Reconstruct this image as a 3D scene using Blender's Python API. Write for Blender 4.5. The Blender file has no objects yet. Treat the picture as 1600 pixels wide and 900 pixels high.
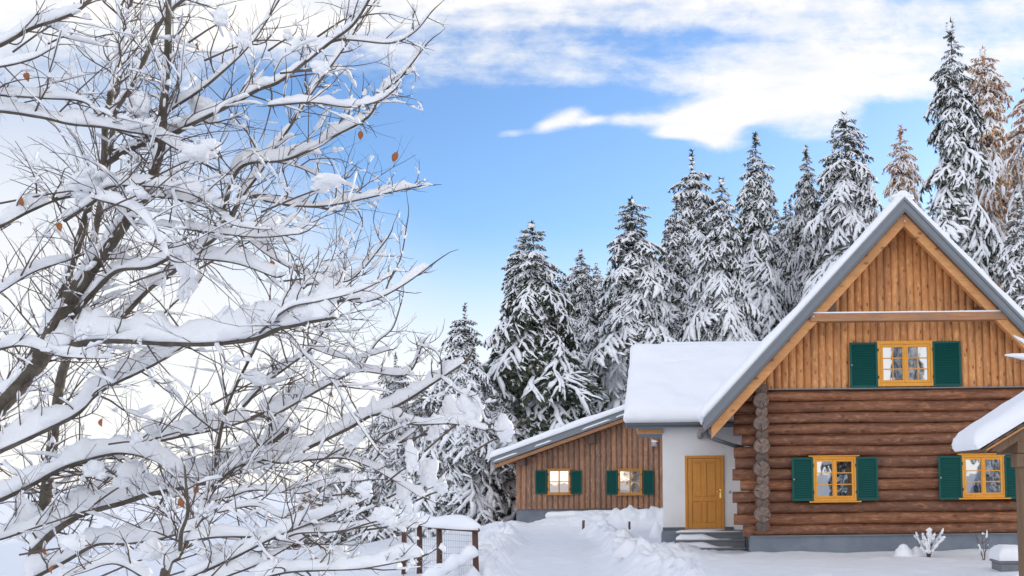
import bpy, math, random
import numpy as np
from mathutils import Vector, Matrix

random.seed(7)
rng = np.random.default_rng(7)
S = bpy.context.scene
COL = S.collection
R = math.radians

# ------------------------------------------------------------------ camera
F_PX, PX0, PY0 = 1556.0, 1075.0, 631.0          # 35 mm lens on a 36 mm sensor with front shift
TILT, ROLL, EYE = R(4.3), R(0.6), 1.9
_f = Vector((0, math.cos(TILT), math.sin(TILT)))
_r = Vector((1, 0, 0))
_u = Vector((0, -math.sin(TILT), math.cos(TILT)))
_rr = _r * math.cos(ROLL) - _u * math.sin(ROLL)
_uu = _u * math.cos(ROLL) + _r * math.sin(ROLL)
cam_d = bpy.data.cameras.new("camera")
cam = bpy.data.objects.new("camera", cam_d)
COL.objects.link(cam)
m = Matrix((_rr, _uu, -_f)).transposed().to_4x4()
m.translation = (0, 0, EYE)
cam.matrix_world = m
cam_d.sensor_width = 36
cam_d.lens = F_PX / 1600 * 36
cam_d.shift_x = -(PX0 - 800) / 1600
cam_d.shift_y = (PY0 - 450) / 1600
cam_d.clip_start, cam_d.clip_end = 0.1, 9000
S.camera = cam


def P(px, py, Y):
    """the point at distance Y in front of the camera that a photo pixel shows"""
    d = _f + _rr * ((px - PX0) / F_PX) + _uu * ((PY0 - py) / F_PX)
    d = d * (Y / d.y)
    return Vector((d.x, d.y, EYE + d.z))


# ------------------------------------------------------------------ world, sun, exposure
SUN_EL, SUN_AZ = 11.0, 38.0                      # azimuth clockwise from +Y
W = bpy.data.worlds.new("World")
S.world = W
W.use_nodes = True
S.view_settings.view_transform = 'Standard'
S.view_settings.look = 'None'
S.view_settings.gamma = 1
S.view_settings.exposure = 0.0
S.cycles.use_denoising = True
S.cycles.max_bounces = 6
S.cycles.diffuse_bounces = 3
S.cycles.glossy_bounces = 3
S.cycles.transparent_max_bounces = 6
SKY_STRENGTH = 0.14
CLOUD = 7.4


class NT:
    def __init__(s, tree):
        s.t = tree
        tree.nodes.clear()

    def n(s, kind, **kw):
        x = s.t.nodes.new(kind)
        for k, v in kw.items():
            setattr(x, k, v)
        return x

    def put(s, sock, v):
        if isinstance(v, bpy.types.NodeSocket):
            s.t.links.new(v, sock)
        elif v is not None:
            sock.default_value = v

    def m(s, op, a, b=None, c=None, clamp=False):
        x = s.n('ShaderNodeMath', operation=op, use_clamp=clamp)
        s.put(x.inputs[0], a)
        s.put(x.inputs[1], b)
        s.put(x.inputs[2], c)
        return x.outputs[0]

    def ss(s, v, lo, hi, a=0.0, b=1.0):
        x = s.n('ShaderNodeMapRange', interpolation_type='SMOOTHSTEP')
        s.put(x.inputs[0], v)
        for i, q in enumerate((lo, hi, a, b)):
            s.put(x.inputs[i + 1], q)
        return x.outputs[0]

    def mix(s, fac, a, b, blend='MIX'):
        x = s.n('ShaderNodeMix', data_type='RGBA', blend_type=blend)
        s.put(x.inputs[0], fac)
        s.put(x.inputs[6], a)
        s.put(x.inputs[7], b)
        return x.outputs[2]

    def noise(s, vec, scale=5.0, detail=4.0, rough=0.5, dist=0.0):
        x = s.n('ShaderNodeTexNoise')
        s.put(x.inputs['Vector'], vec)
        x.inputs['Scale'].default_value = scale
        x.inputs['Detail'].default_value = detail
        x.inputs['Roughness'].default_value = rough
        x.inputs['Distortion'].default_value = dist
        return x.outputs[0]

    def xyz(s, x, y, z):
        c = s.n('ShaderNodeCombineXYZ')
        for i, q in enumerate((x, y, z)):
            s.put(c.inputs[i], q)
        return c.outputs[0]


w = NT(W.node_tree)
sky = w.n('ShaderNodeTexSky', sky_type='NISHITA', sun_disc=False)
sky.sun_elevation = R(SUN_EL)
sky.sun_rotation = R(SUN_AZ)
sky.air_density, sky.dust_density, sky.ozone_density = 1.0, 0.4, 1.6
tc = w.n('ShaderNodeTexCoord')
sep = w.n('ShaderNodeSeparateXYZ')
w.put(sep.inputs[0], tc.outputs['Generated'])
dx, dy, dz = sep.outputs
den = w.m('MAXIMUM', w.m('ABSOLUTE', dy), 0.06)
cu = w.m('DIVIDE', dx, den)                       # the sky's own gnomonic directions
cv = w.m('DIVIDE', dz, den)
front = w.ss(dy, -0.05, 0.10)


def cdir(px, py):
    p = P(px, py, 1.0)
    return p.x, p.z - EYE


big = w.noise(w.xyz(cu, w.m('MULTIPLY', cv, 2.6), 0.0), 5.0, 8, 0.58, 0.3)
fine = w.noise(w.xyz(w.m('ADD', cu, 3.1), w.m('MULTIPLY', cv, 1.7), 2.0), 26.0, 7, 0.62, 0.2)
streak = w.noise(w.xyz(w.m('MULTIPLY', cu, 1.3), w.m('MULTIPLY', cv, 11.0), 4.0), 3.0, 5, 0.6, 0.5)
edge = w.m('ADD', w.m('ADD', w.m('MULTIPLY', w.m('SUBTRACT', big, 0.5), 0.75), w.m('MULTIPLY', w.m('SUBTRACT', streak, 0.5), 0.55)), w.m('MULTIPLY', w.m('SUBTRACT', fine, 0.5), 0.75))


def blob(px, py, rx, ry, amp, rot=0.0):
    u0, v0 = cdir(px, py)
    a = w.m('SUBTRACT', cu, u0)
    b = w.m('SUBTRACT', cv, v0)
    if rot:
        c, s_ = math.cos(rot), math.sin(rot)
        a, b = (w.m('ADD', w.m('MULTIPLY', a, c), w.m('MULTIPLY', b, s_)),
                w.m('SUBTRACT', w.m('MULTIPLY', b, c), w.m('MULTIPLY', a, s_)))
    a = w.m('MULTIPLY', a, F_PX / rx)
    b = w.m('MULTIPLY', b, F_PX / ry)
    d2 = w.m('ADD', w.m('MULTIPLY', a, a), w.m('MULTIPLY', b, b))
    return w.m('MULTIPLY', w.m('EXPONENT', w.m('MULTIPLY', d2, -1.0)), amp)


# the bank of cloud overhead: everything above a slowly wavering edge
v_edge = w.m('ADD', 0.405, w.m('MULTIPLY', w.m('SUBTRACT', w.noise(w.xyz(cu, 0.0, 5.0), 2.3, 2, 0.5), 0.5), 0.05))
mask = w.m('MULTIPLY', w.m('SUBTRACT', cv, v_edge), 11.0)
mask = w.m('SUBTRACT', w.m('MINIMUM', mask, 0.75), w.ss(cv, 0.55, 0.85, 0.0, 1.0))
for bb in ((1230, 150, 190, 62, 1.25, 0.0), (1075, 184, 140, 16, 1.0, 0.08), (960, 186, 60, 8, 0.35, 0.05), (1125, 212, 48, 40, 1.35, 0.0), (1050, 208, 34, 11, 1.0, 0.1), (900, 120, 330, 26, 0.22, 0.0), (860, 150, 250, 14, -0.45, 0.0),
           (888, 186, 34, 19, 1.35, 0.45), (798, 210, 32, 10, 1.25, 0.08), (850, 198, 22, 13, 1.0, 0.2), (925, 188, 20, 9, 0.7, 0.3),
           (1075, 205, 50, 12, 0.5, 0.0), (1290, 215, 90, 40, 0.6, 0.0), (1500, 130, 160, 50, 0.55, 0.0),
           (250, 20, 420, 75, 0.5, 0.0), (1400, 175, 62, 24, -0.75, 0.0), (1175, 205, 36, 14, -0.35, 0.0),
           (860, 52, 330, 16, -0.40, 0.0), (1110, 60, 130, 14, -0.36, 0.0), (740, 20, 90, 10, -0.25, 0.1),
           (640, 585, 300, 26, 0.5, 0.0), (560, 560, 220, 12, 0.35, 0.0)):
    mask = w.m('ADD', mask, blob(*bb))
mask = w.m('ADD', w.m('MULTIPLY', w.m('MAXIMUM', mask, -0.6), 0.62), edge)
mask = w.ss(mask, -0.02, 0.66)
back = w.ss(w.m('ADD', w.noise(w.xyz(w.m('MULTIPLY', dx, 2.0), w.m('MULTIPLY', dy, 2.0), w.m('MULTIPLY', dz, 4.0)), 2.0, 6, 0.55), 0.06), 0.42, 0.60)
mask = w.m('ADD', w.m('MULTIPLY', mask, front), w.m('MULTIPLY', back, w.m('SUBTRACT', 1.0, front)), clamp=True)
shade = w.ss(w.noise(w.xyz(cu, w.m('MULTIPLY', cv, 3.5), 9.0), 7.0, 5, 0.55), 0.35, 0.7)
cloud_col = w.mix(shade, (CLOUD * 1.06, CLOUD * 1.03, CLOUD, 1), (CLOUD * 0.86, CLOUD * 0.90, CLOUD * 0.95, 1))
# low pale haze of the open valley on the left, and unseen low sky behind the viewer, brightened to light the facade
left = w.ss(w.m('MULTIPLY', cu, -1.0), 0.20, 0.72)
hz = w.m('SUBTRACT', 1.0, w.m('DIVIDE', cv, w.m('ADD', 0.27, w.m('MULTIPLY', left, 0.38))))
hz = w.ss(hz, 0.0, 0.72)
hz = w.m('MULTIPLY', hz, front)
blue = w.mix(1.0, sky.outputs[0], (1.10, 1.36, 1.80, 1), 'MULTIPLY')
base = w.mix(w.m('MULTIPLY', hz, 0.92), blue, (CLOUD * 1.0, CLOUD * 0.99, CLOUD * 0.985, 1))
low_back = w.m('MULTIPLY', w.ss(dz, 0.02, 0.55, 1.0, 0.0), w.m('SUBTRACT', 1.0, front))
colr = w.mix(mask, base, cloud_col)
over = w.ss(dz, 0.45, 0.80)                        # unseen sky overhead, brightened to add light on the ground
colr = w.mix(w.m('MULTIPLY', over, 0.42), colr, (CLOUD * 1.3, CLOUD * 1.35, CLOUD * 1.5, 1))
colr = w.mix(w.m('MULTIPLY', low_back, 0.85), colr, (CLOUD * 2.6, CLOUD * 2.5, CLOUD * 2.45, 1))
bg = w.n('ShaderNodeBackground')
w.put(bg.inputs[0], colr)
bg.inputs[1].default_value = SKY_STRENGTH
wo = w.n('ShaderNodeOutputWorld')
w.t.links.new(bg.outputs[0], wo.inputs[0])

sd = bpy.data.lights.new("sun", 'SUN')
sd.energy = 2.6
sd.angle = R(0.6)
sd.color = (1.0, 0.83, 0.62)
sun = bpy.data.objects.new("sun", sd)
COL.objects.link(sun)
_to = Vector((math.sin(R(SUN_AZ)) * math.cos(R(SUN_EL)), math.cos(R(SUN_AZ)) * math.cos(R(SUN_EL)), math.sin(R(SUN_EL))))
sun.rotation_euler = _to.to_track_quat('Z', 'Y').to_euler()
sun.location = (20, 20, 60)


# ------------------------------------------------------------------ helpers
def tag(o, label=None, cat=None, group=None, kind=None):
    if label: o['label'] = label
    if cat: o['category'] = cat
    if group: o['group'] = group
    if kind: o['kind'] = kind
    return o


def thing(name, label, cat, loc=(0, 0, 0), group=None):
    o = bpy.data.objects.new(name, None)
    o.empty_display_size = 0.2
    o.location = loc
    COL.objects.link(o)
    return tag(o, label, cat, group)


def link(name, me, mats, parent=None):
    if not isinstance(mats, (list, tuple)): mats = [mats]
    for q in mats: me.materials.append(q)
    o = bpy.data.objects.new(name, me)
    COL.objects.link(o)
    if parent is not None:
        o.parent = parent
        root = parent
        off = Vector(parent.location)
        while root.parent: root = root.parent; off += Vector(root.location)
        if off.length > 0: me.transform(Matrix.Translation(-off))
    return o


def npmesh(name, V, Q=None, T=None, smooth=True):
    me = bpy.data.meshes.new(name)
    V = np.asarray(V, dtype=np.float32)
    Q = np.zeros((0, 4), int) if Q is None or len(Q) == 0 else np.asarray(Q, dtype=np.int32)
    T = np.zeros((0, 3), int) if T is None or len(T) == 0 else np.asarray(T, dtype=np.int32)
    me.vertices.add(len(V))
    me.vertices.foreach_set('co', V.ravel())
    nl = Q.size + T.size
    me.loops.add(nl)
    me.loops.foreach_set('vertex_index', np.concatenate([Q.ravel(), T.ravel()]).astype(np.int32))
    me.polygons.add(len(Q) + len(T))
    st = np.concatenate([np.arange(len(Q)) * 4, Q.size + np.arange(len(T)) * 3]).astype(np.int32)
    me.polygons.foreach_set('loop_start', st)
    me.polygons.foreach_set('use_smooth', np.full(len(Q) + len(T), smooth))
    me.update(calc_edges=True)
    return me


class MB:
    """collects boxes, prisms, tubes and lofts; build() links them as one mesh object"""
    def __init__(s): s.v, s.f, s.sm = [], [], []

    def add(s, vs, fs, smooth=False):
        o = len(s.v)
        s.v += [tuple(q) for q in vs]
        s.f += [tuple(i + o for i in q) for q in fs]
        s.sm += [smooth] * len(fs)
        return s

    def box(s, x0, x1, y0, y1, z0, z1):
        return s.add([(x0, y0, z0), (x1, y0, z0), (x1, y1, z0), (x0, y1, z0), (x0, y0, z1), (x1, y0, z1), (x1, y1, z1), (x0, y1, z1)],
                     [(0, 3, 2, 1), (4, 5, 6, 7), (0, 1, 5, 4), (1, 2, 6, 5), (2, 3, 7, 6), (3, 0, 4, 7)])

    def prism(s, poly, y0, y1):
        """poly is a list of (x, z), counter-clockwise seen from the front"""
        n = len(poly)
        vs = [(x, y0, z) for x, z in poly] + [(x, y1, z) for x, z in poly]
        fs = [tuple(range(n)), tuple(range(2 * n - 1, n - 1, -1))]
        fs += [(i, i + n, (i + 1) % n + n, (i + 1) % n) for i in range(n)]
        return s.add(vs, fs)

    def tube(s, pts, rad, k=8, caps=True):
        pts = [Vector(p) for p in pts]
        n = len(pts)
        if not isinstance(rad, (list, tuple, np.ndarray)): rad = [rad] * n
        o = len(s.v)
        a = None
        for i in range(n):
            t = (pts[min(i + 1, n - 1)] - pts[max(i - 1, 0)])
            t = t.normalized() if t.length > 1e-9 else Vector((0, 0, 1))
            if a is None:
                a = t.cross(Vector((0, 1, 0.13)))
                if a.length < 1e-3: a = t.cross(Vector((1, 0, 0)))
            a = (a - t * a.dot(t)).normalized()
            b = t.cross(a)
            for j in range(k):
                g = 2 * math.pi * j / k
                s.v.append(tuple(pts[i] + (a * math.cos(g) + b * math.sin(g)) * float(rad[i])))
        for i in range(n - 1):
            for j in range(k):
                s.f.append((o + i * k + j, o + i * k + (j + 1) % k, o + (i + 1) * k + (j + 1) % k, o + (i + 1) * k + j))
                s.sm.append(True)
        if caps:
            s.f.append(tuple(o + j for j in range(k))[::-1]); s.sm.append(False)
            s.f.append(tuple(o + (n - 1) * k + j for j in range(k))); s.sm.append(False)
        return s

    def ball(s, c, rx, ry, rz, seed=0, nu=12, nv=8, rough=0.18, flat=0.55):
        rr = random.Random(seed)
        ph = [rr.uniform(0, 6.28) for _ in range(6)]
        vs, fs = [], []
        for i in range(nv + 1):
            th = math.pi * i / nv
            for j in range(nu):
                g = 2 * math.pi * j / nu
                x, y, z = math.sin(th) * math.cos(g), math.sin(th) * math.sin(g), math.cos(th)
                q = 1 + rough * (math.sin(2.3 * x + ph[0]) * math.sin(2.9 * z + ph[1]) + 0.6 * math.sin(4.1 * y + ph[2]) * math.sin(4.7 * x + ph[3]) + .4 * math.sin(7 * z + ph[4] + 3 * x))
                if z < 0: z *= flat
                vs.append((c[0] + x * q * rx, c[1] + y * q * ry, c[2] + z * q * rz))
        for i in range(nv):
            for j in range(nu):
                fs.append((i * nu + j, (i + 1) * nu + j, (i + 1) * nu + (j + 1) % nu, i * nu + (j + 1) % nu))
        return s.add(vs, fs, True)

    def snow(s, pts, wid, hei, k=8, rough=0.05):
        """a ridge of snow lying along the upper side of a line"""
        pts = [Vector(p) for p in pts]
        n = len(pts)
        o = len(s.v)
        side = None
        for i in range(n):
            t = (pts[min(i + 1, n - 1)] - pts[max(i - 1, 0)]).normalized()
            up = Vector((0, 0, 1)) - t * t.z
            if up.length < 0.05: up = Vector((0.05, -0.05, 0.02))
            up.normalize()
            sd_ = t.cross(up)
            for j in range(k):
                g = 2 * math.pi * j / k
                lm = 1 + rough * (math.sin(i * 1.1 + j * 1.3 + n * .7) * .5 + math.sin(i * .43 + j * .8 + n) * .7 + random.uniform(-.42, .42))
                c, q = math.cos(g) * lm, math.sin(g) * lm
                s.v.append(tuple(pts[i] + sd_ * (c * wid[i] * (1 if q < .5 else .9)) + up * (q * hei[i] if q > 0 else q * wid[i] * 0.10)))
        for i in range(n - 1):
            for j in range(k):
                s.f.append((o + i * k + j, o + i * k + (j + 1) % k, o + (i + 1) * k + (j + 1) % k, o + (i + 1) * k + j)); s.sm.append(True)
        s.f.append(tuple(o + j for j in range(k))[::-1]); s.sm.append(True)
        s.f.append(tuple(o + (n - 1) * k + j for j in range(k))); s.sm.append(True)
        return s

    def sheet(s, origin, ua, va, up, thick, rad, step=0.12, amp=0.02, seed=0, over=0.0):
        """a blanket of snow over the parallelogram origin + a*ua + b*va, with rolled edges"""
        origin, ua, va, up = Vector(origin), Vector(ua), Vector(va), Vector(up)
        lu, lv = ua.length, va.length

        def cuts(L):
            e = [0, .03, .12, .3, .6, 1.0]
            mid = np.arange(rad * 1.5, L - rad * 1.5, step)
            return np.unique(np.concatenate([[q * rad for q in e], mid, [L - q * rad for q in e]]).clip(0, L).round(4))
        us, vv = cuts(lu), cuts(lv)
        U, Vg = np.meshgrid(us, vv, indexing='ij')
        d = np.minimum(np.minimum(U, lu - U), np.minimum(Vg, lv - Vg))
        q = 1 - np.clip(d / rad, 0, 1)
        h = thick * np.sqrt(np.clip(1 - q ** 2.4, 0, 1)) + np.clip(d / rad, 0, 1) * amp * (fbm(U * 1.3 + seed * 7.7, Vg * 1.3 + seed * 3.1) * 2 - 1) * 1.6
        # snow leans a little over the edge it ends at
        uu, un, vn = np.array(up), np.array(ua / lu), np.array(va / lv)
        bu = over * np.sin(np.clip(h / thick, 0, 1) * math.pi) * np.where(U < lu / 2, -1, 1) * (np.minimum(U, lu - U) < rad)
        bv = over * np.sin(np.clip(h / thick, 0, 1) * math.pi) * np.where(Vg < lv / 2, -1, 1) * (np.minimum(Vg, lv - Vg) < rad)
        wob = 0.5 + fbm(U * 3 + seed, Vg * 3 + 5)
        pts = np.array(origin)[None, None] + (U + bu * wob)[..., None] * un + (Vg + bv * wob)[..., None] * vn + h[..., None] * uu
        n1, n2 = len(us), len(vv)
        fs = [(i * n2 + j, (i + 1) * n2 + j, (i + 1) * n2 + j + 1, i * n2 + j + 1) for i in range(n1 - 1) for j in range(n2 - 1)]
        return s.add(pts.reshape(-1, 3).tolist(), fs, True)

    def build(s, name, mats, parent=None, bevel=0.0):
        me = bpy.data.meshes.new(name)
        me.from_pydata(s.v, [], s.f)
        me.polygons.foreach_set('use_smooth', s.sm)
        me.update()
        o = link(name, me, mats, parent)
        if bevel:
            b = o.modifiers.new('bevel', 'BEVEL')
            b.width, b.segments, b.limit_method = bevel, 2, 'ANGLE'
        return o


_lat = rng.random((256, 256))


def vnoise(x, y):
    xi, yi = np.floor(x).astype(int), np.floor(y).astype(int)
    fx, fy = x - xi, y - yi
    fx, fy = fx * fx * (3 - 2 * fx), fy * fy * (3 - 2 * fy)
    g = lambda a, b: _lat[a % 256, b % 256]
    return (g(xi, yi) * (1 - fx) + g(xi + 1, yi) * fx) * (1 - fy) + (g(xi, yi + 1) * (1 - fx) + g(xi + 1, yi + 1) * fx) * fy


def fbm(x, y, o=4):
    r_, a, t = 0, 0.5, 0
    for i in range(o):
        r_ = r_ + a * vnoise(x * 2 ** i + 17 * i, y * 2 ** i + 31 * i)
        t += a
        a *= 0.5
    return r_ / t


# ------------------------------------------------------------------ materials
def mat(name, col, rough=0.6, **kw):
    mt = bpy.data.materials.new(name)
    mt.use_nodes = True
    n = NT(mt.node_tree)
    b = n.n('ShaderNodeBsdfPrincipled')
    o = n.n('ShaderNodeOutputMaterial')
    n.t.links.new(b.outputs[0], o.inputs[0])
    b.inputs['Base Color'].default_value = (*col, 1)
    b.inputs['Roughness'].default_value = rough
    for k, v in kw.items(): b.inputs[k.replace('_', ' ')].default_value = v
    return mt, n, b


def bump(n, b, h, strength=0.3, dist=0.02):
    x = n.n('ShaderNodeBump')
    x.inputs['Strength'].default_value = strength
    x.inputs['Distance'].default_value = dist
    n.put(x.inputs['Height'], h)
    n.put(b.inputs['Normal'], x.outputs[0])


def objco(n): return n.n('ShaderNodeTexCoord').outputs['Object']


def scaled(n, v, sx, sy, sz):
    x = n.n('ShaderNodeMapping')
    n.put(x.inputs[0], v)
    x.inputs['Scale'].default_value = (sx, sy, sz)
    return x.outputs[0]


M = {}
M['snow'], n, b = mat('snow', (.835, .855, .895), .55)
b.inputs['Subsurface Weight'].default_value = 0.0
bump(n, b, n.m('ADD', n.noise(objco(n), 9, 5, .6), n.m('MULTIPLY', n.noise(objco(n), 55, 3, .6), .35)), .35, .03)
M['snow_fine'], n, b = mat('snow_fine', (.83, .85, .89), .6)
bump(n, b, n.noise(objco(n), 60, 4, .6), .3, .01)
M['snow_ground'], n, b = mat('snow_ground', (.835, .855, .895), .6)
bump(n, b, n.m('ADD', n.noise(objco(n), 3.5, 8, .68), n.m('MULTIPLY', n.noise(objco(n), 40, 3, .6), .3)), .55, .09)


def wood(name, c1, c2, c3, axis, rough=.6, board=None, knots=0.0, bs=.4, spec=.35, weather=0.0):
    """streaky timber; axis is the grain direction, board gives the width of one board for tone changes"""
    mt, n, b = mat(name, c1, rough)
    b.inputs['Specular IOR Level'].default_value = spec
    co = objco(n)
    sc = {'x': (.35, 6, 6), 'y': (6, .35, 6), 'z': (6, 6, .35)}[axis]
    g = n.noise(scaled(n, co, *sc), 4.0, 7, .65, .4)
    g2 = n.noise(scaled(n, co, *[q * 3.5 for q in sc]), 6.0, 4, .6)
    col = n.mix(n.ss(g, .32, .68), (*c1, 1), (*c2, 1))
    if board:
        sp = n.n('ShaderNodeSeparateXYZ')
        n.put(sp.inputs[0], co)
        idx = {'z': 0, 'x': 2}[board[0]]
        cell = n.m('FLOOR', n.m('DIVIDE', n.m('SUBTRACT', sp.outputs[idx], board[2]), board[1]))
        wn = n.n('ShaderNodeTexWhiteNoise', noise_dimensions='1D')
        n.put(wn.inputs['W'], cell)
        col = n.mix(n.m('MULTIPLY', wn.outputs[0], .85), col, (*c3, 1))
    else:
        col = n.mix(n.ss(n.noise(co, 1.3, 3, .5), .42, .72, 0, .8), col, (*c3, 1))
    col = n.mix(n.ss(g2, .35, .6, .28, 0), col, (c1[0] * .35, c1[1] * .3, c1[2] * .3, 1))
    if knots:
        kn = n.n('ShaderNodeTexVoronoi', feature='F1', voronoi_dimensions='2D')
        sk = n.n('ShaderNodeSeparateXYZ')
        n.put(sk.inputs[0], co)
        k1, k2, kx, ky = {'x': (0, 2, 2.2, 3.6), 'z': (0, 2, 5.3, 2.6), 'y': (1, 2, 2.2, 3.6)}[axis]
        n.put(kn.inputs['Vector'], n.xyz(n.m('MULTIPLY', sk.outputs[k1], kx), n.m('MULTIPLY', sk.outputs[k2], ky), 0.0))
        kn.inputs['Scale'].default_value = 1.0
        ksep = n.n('ShaderNodeSeparateColor')
        n.put(ksep.inputs[0], kn.outputs['Color'])
        col = n.mix(n.m('MULTIPLY', n.m('MULTIPLY', n.ss(n.m('ADD', kn.outputs['Distance'], n.m('MULTIPLY', n.noise(co, 30, 2, .5), .12)), .10, .26, 1, 0), n.ss(ksep.outputs[0], .35, .75)), knots), col, (c1[0] * .22, c1[1] * .18, c1[2] * .15, 1))
    if weather:
        bl = n.noise(scaled(n, co, *[q ** .35 for q in sc]), 7.0, 6, .7, .3)
        col = n.mix(n.ss(bl, .50, .72, 0, .6), col, (min(1, c2[0] * 1.5), c2[1] * 1.55, c2[2] * 1.6, 1))
        col = n.mix(n.ss(bl, .30, .46, .5, 0), col, (c1[0] * .45, c1[1] * .45, c1[2] * .5, 1))
        ws = n.noise(scaled(n, co, *[q ** .6 for q in sc]), 1.1, 6, .65, .8)
        col = n.mix(n.ss(ws, .44, .70, 0, weather), col, (c1[0] * .42, c1[1] * .52, c1[2] * .75, 1))
    n.put(b.inputs['Base Color'], col)
    bump(n, b, n.m('ADD', g, n.m('MULTIPLY', g2, .6)), bs, .012)
    return mt


_ZB, _ZT = P(1350, 836, 25.0).z, P(1350, 609, 25.0).z
M['log'] = wood('log_wood', (.19, .066, .030), (.40, .18, .09), (.15, .075, .05), 'x', .55, ('x', (_ZT - _ZB) / 13, _ZB), .6, .6, .35, .55)
M['log_y'] = wood('log_wood_depth', (.20, .08, .038), (.30, .14, .08), (.17, .115, .09), 'y', .55, None, .3)
M['log_end'], n, b = mat('log_end', (.24, .17, .13), .8)
co = objco(n)
sp_ = n.n('ShaderNodeSeparateXYZ')
n.put(sp_.inputs[0], co)
rd = n.m('SQRT', n.m('ADD', n.m('MULTIPLY', sp_.outputs[0], sp_.outputs[0]), n.m('MULTIPLY', sp_.outputs[2], sp_.outputs[2])))
rd = n.m('ADD', rd, n.m('MULTIPLY', n.noise(co, 9, 3, .6), .05))
ring = n.m('SINE', n.m('MULTIPLY', rd, 230.0))
oi = n.n('ShaderNodeObjectInfo')
c0_ = n.mix(oi.outputs['Random'], (.13, .092, .075, 1), (.30, .205, .16, 1))
c0_ = n.mix(n.ss(n.noise(co, 11, 5, .65), .38, .68), c0_, (.085, .07, .062, 1))
c0_ = n.mix(n.m('MULTIPLY', n.ss(ring, -.2, 1.0), .35), c0_, (.07, .055, .045, 1))
n.put(b.inputs['Base Color'], c0_)
bump(n, b, n.m('ADD', n.noise(co, 22, 4, .6), n.m('MULTIPLY', ring, .25)), .5, .02)
M['clad'] = wood('gable_board', (.70, .30, .105), (.82, .41, .165), (.52, .22, .08), 'z', .5, ('z', .1885, P(1189, 740, 25.0).x - .02 - P(1413, 860, 25.0).x), .95, .4, .35, .75)
M['orange_beam'] = wood('orange_beam', (.60, .28, .10), (.70, .36, .145), (.48, .22, .085), 'x', .55, None, .7)
M['tie'] = wood('tie_beam_wood', (.36, .17, .08), (.46, .24, .12), (.30, .17, .11), 'x', .6)
M['dark_wood'] = wood('dark_wood', (.10, .065, .05), (.14, .09, .065), (.12, .09, .08), 'y', .7)
M['barn'] = wood('barn_board', (.42, .205, .115), (.54, .29, .165), (.24, .165, .125), 'z', .7, ('z', .2235, -.012), .45, .4, .35, .6)
M['old_wood'] = wood('shelter_wood', (.15, .095, .055), (.22, .14, .085), (.13, .095, .068), 'z', .7)
M['post'] = wood('fence_post_wood', (.095, .042, .028), (.14, .062, .04), (.07, .04, .03), 'z', .7)
M['shingle'] = wood('shingle', (.18, .12, .085), (.25, .17, .12), (.14, .10, .08), 'y', .8)
M['frame'] = wood('window_frame_wood', (.75, .33, .035), (.80, .38, .05), (.70, .29, .03), 'z', .4, None, 0, .1)
M['frame_dark'] = wood('barn_frame_wood', (.55, .26, .06), (.62, .31, .08), (.48, .22, .06), 'z', .45, None, 0, .1)
M['door'] = wood('door_wood', (.64, .27, .04), (.72, .315, .05), (.60, .24, .036), 'z', .38, None, 0, .12)
M['green'], n, b = mat('green_paint', (.004, .05, .05), .5, Specular_IOR_Level=.25)
n.put(b.inputs['Base Color'], n.mix(n.noise(objco(n), 3, 5, .6), (.004, .068, .060, 1), (.005, .088, .076, 1)))
M['white_wall'], n, b = mat('white_render', (.80, .80, .80), .85)
n.put(b.inputs['Base Color'], n.mix(n.ss(n.noise(objco(n), 1.2, 5, .6), .3, .7), (.77, .77, .775, 1), (.83, .83, .83, 1)))
bump(n, b, n.noise(objco(n), 90, 3, .6), .3, .006)
M['plinth'], n, b = mat('grey_plinth', (.25, .275, .30), .85)
n.put(b.inputs['Base Color'], n.mix(n.ss(n.noise(objco(n), 1.6, 6, .65), .3, .7), (.145, .175, .22, 1), (.20, .225, .265, 1)))
bump(n, b, n.noise(objco(n), 70, 3, .6), .4, .006)
M['metal'], n, b = mat('grey_sheet_metal', (.16, .185, .21), .42, Metallic=.25)
n.put(b.inputs['Base Color'], n.mix(n.noise(objco(n), 2.5, 5, .6), (.145, .168, .195, 1), (.185, .205, .23, 1)))
M['pipe'], n, b = mat('dark_grey_pipe', (.11, .125, .14), .4, Metallic=.4)
M['step'], n, b = mat('step_stone', (.17, .18, .20), .75)
n.put(b.inputs['Base Color'], n.mix(n.noise(objco(n), 8, 6, .65), (.13, .14, .16, 1), (.22, .23, .25, 1)))
M['brass'], n, b = mat('brass', (.85, .62, .22), .25, Metallic=1.0)
M['iron'], n, b = mat('black_iron', (.02, .02, .02), .5)
M['plastic'], n, b = mat('grey_plastic', (.4, .4, .42), .5)
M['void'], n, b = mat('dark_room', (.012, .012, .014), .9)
M['glass'], n, b = mat('window_glass', (.34, .36, .38), .02, Metallic=1.0)
bump(n, b, n.noise(objco(n), 2.2, 2, .5), .05, .02)
M['glass_bright'], n, b = mat('coated_window_glass', (.60, .52, .45), .03, Metallic=1.0)
bump(n, b, n.noise(objco(n), 2.2, 2, .5), .06, .02)
M['bark'], n, b = mat('bark', (.10, .082, .06), .8)
co = objco(n)
n.put(b.inputs['Base Color'], n.mix(n.ss(n.noise(co, 14, 6, .65), .35, .7), (.066, .053, .038, 1), (.14, .118, .09, 1)))
bump(n, b, n.noise(co, 40, 5, .65), .5, .01)
M['twig'], n, b = mat('twig_bark', (.105, .08, .068), .8)
M['leaf'], n, b = mat('dry_leaf', (.40, .13, .035), .7)
n.put(b.inputs['Base Color'], n.mix(n.noise(objco(n), 30, 4, .6), (.30, .085, .025, 1), (.50, .19, .06, 1)))
M['trunk'], n, b = mat('spruce_bark', (.10, .075, .06), .9)
n.put(b.inputs['Base Color'], n.mix(n.noise(scaled(n, objco(n), 6, 6, 1), 3, 5, .65), (.07, .052, .042, 1), (.15, .115, .09, 1)))
M['needle'], n, b = mat('spruce_needles', (.035, .055, .028), .7)
oi = n.n('ShaderNodeObjectInfo')
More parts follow.
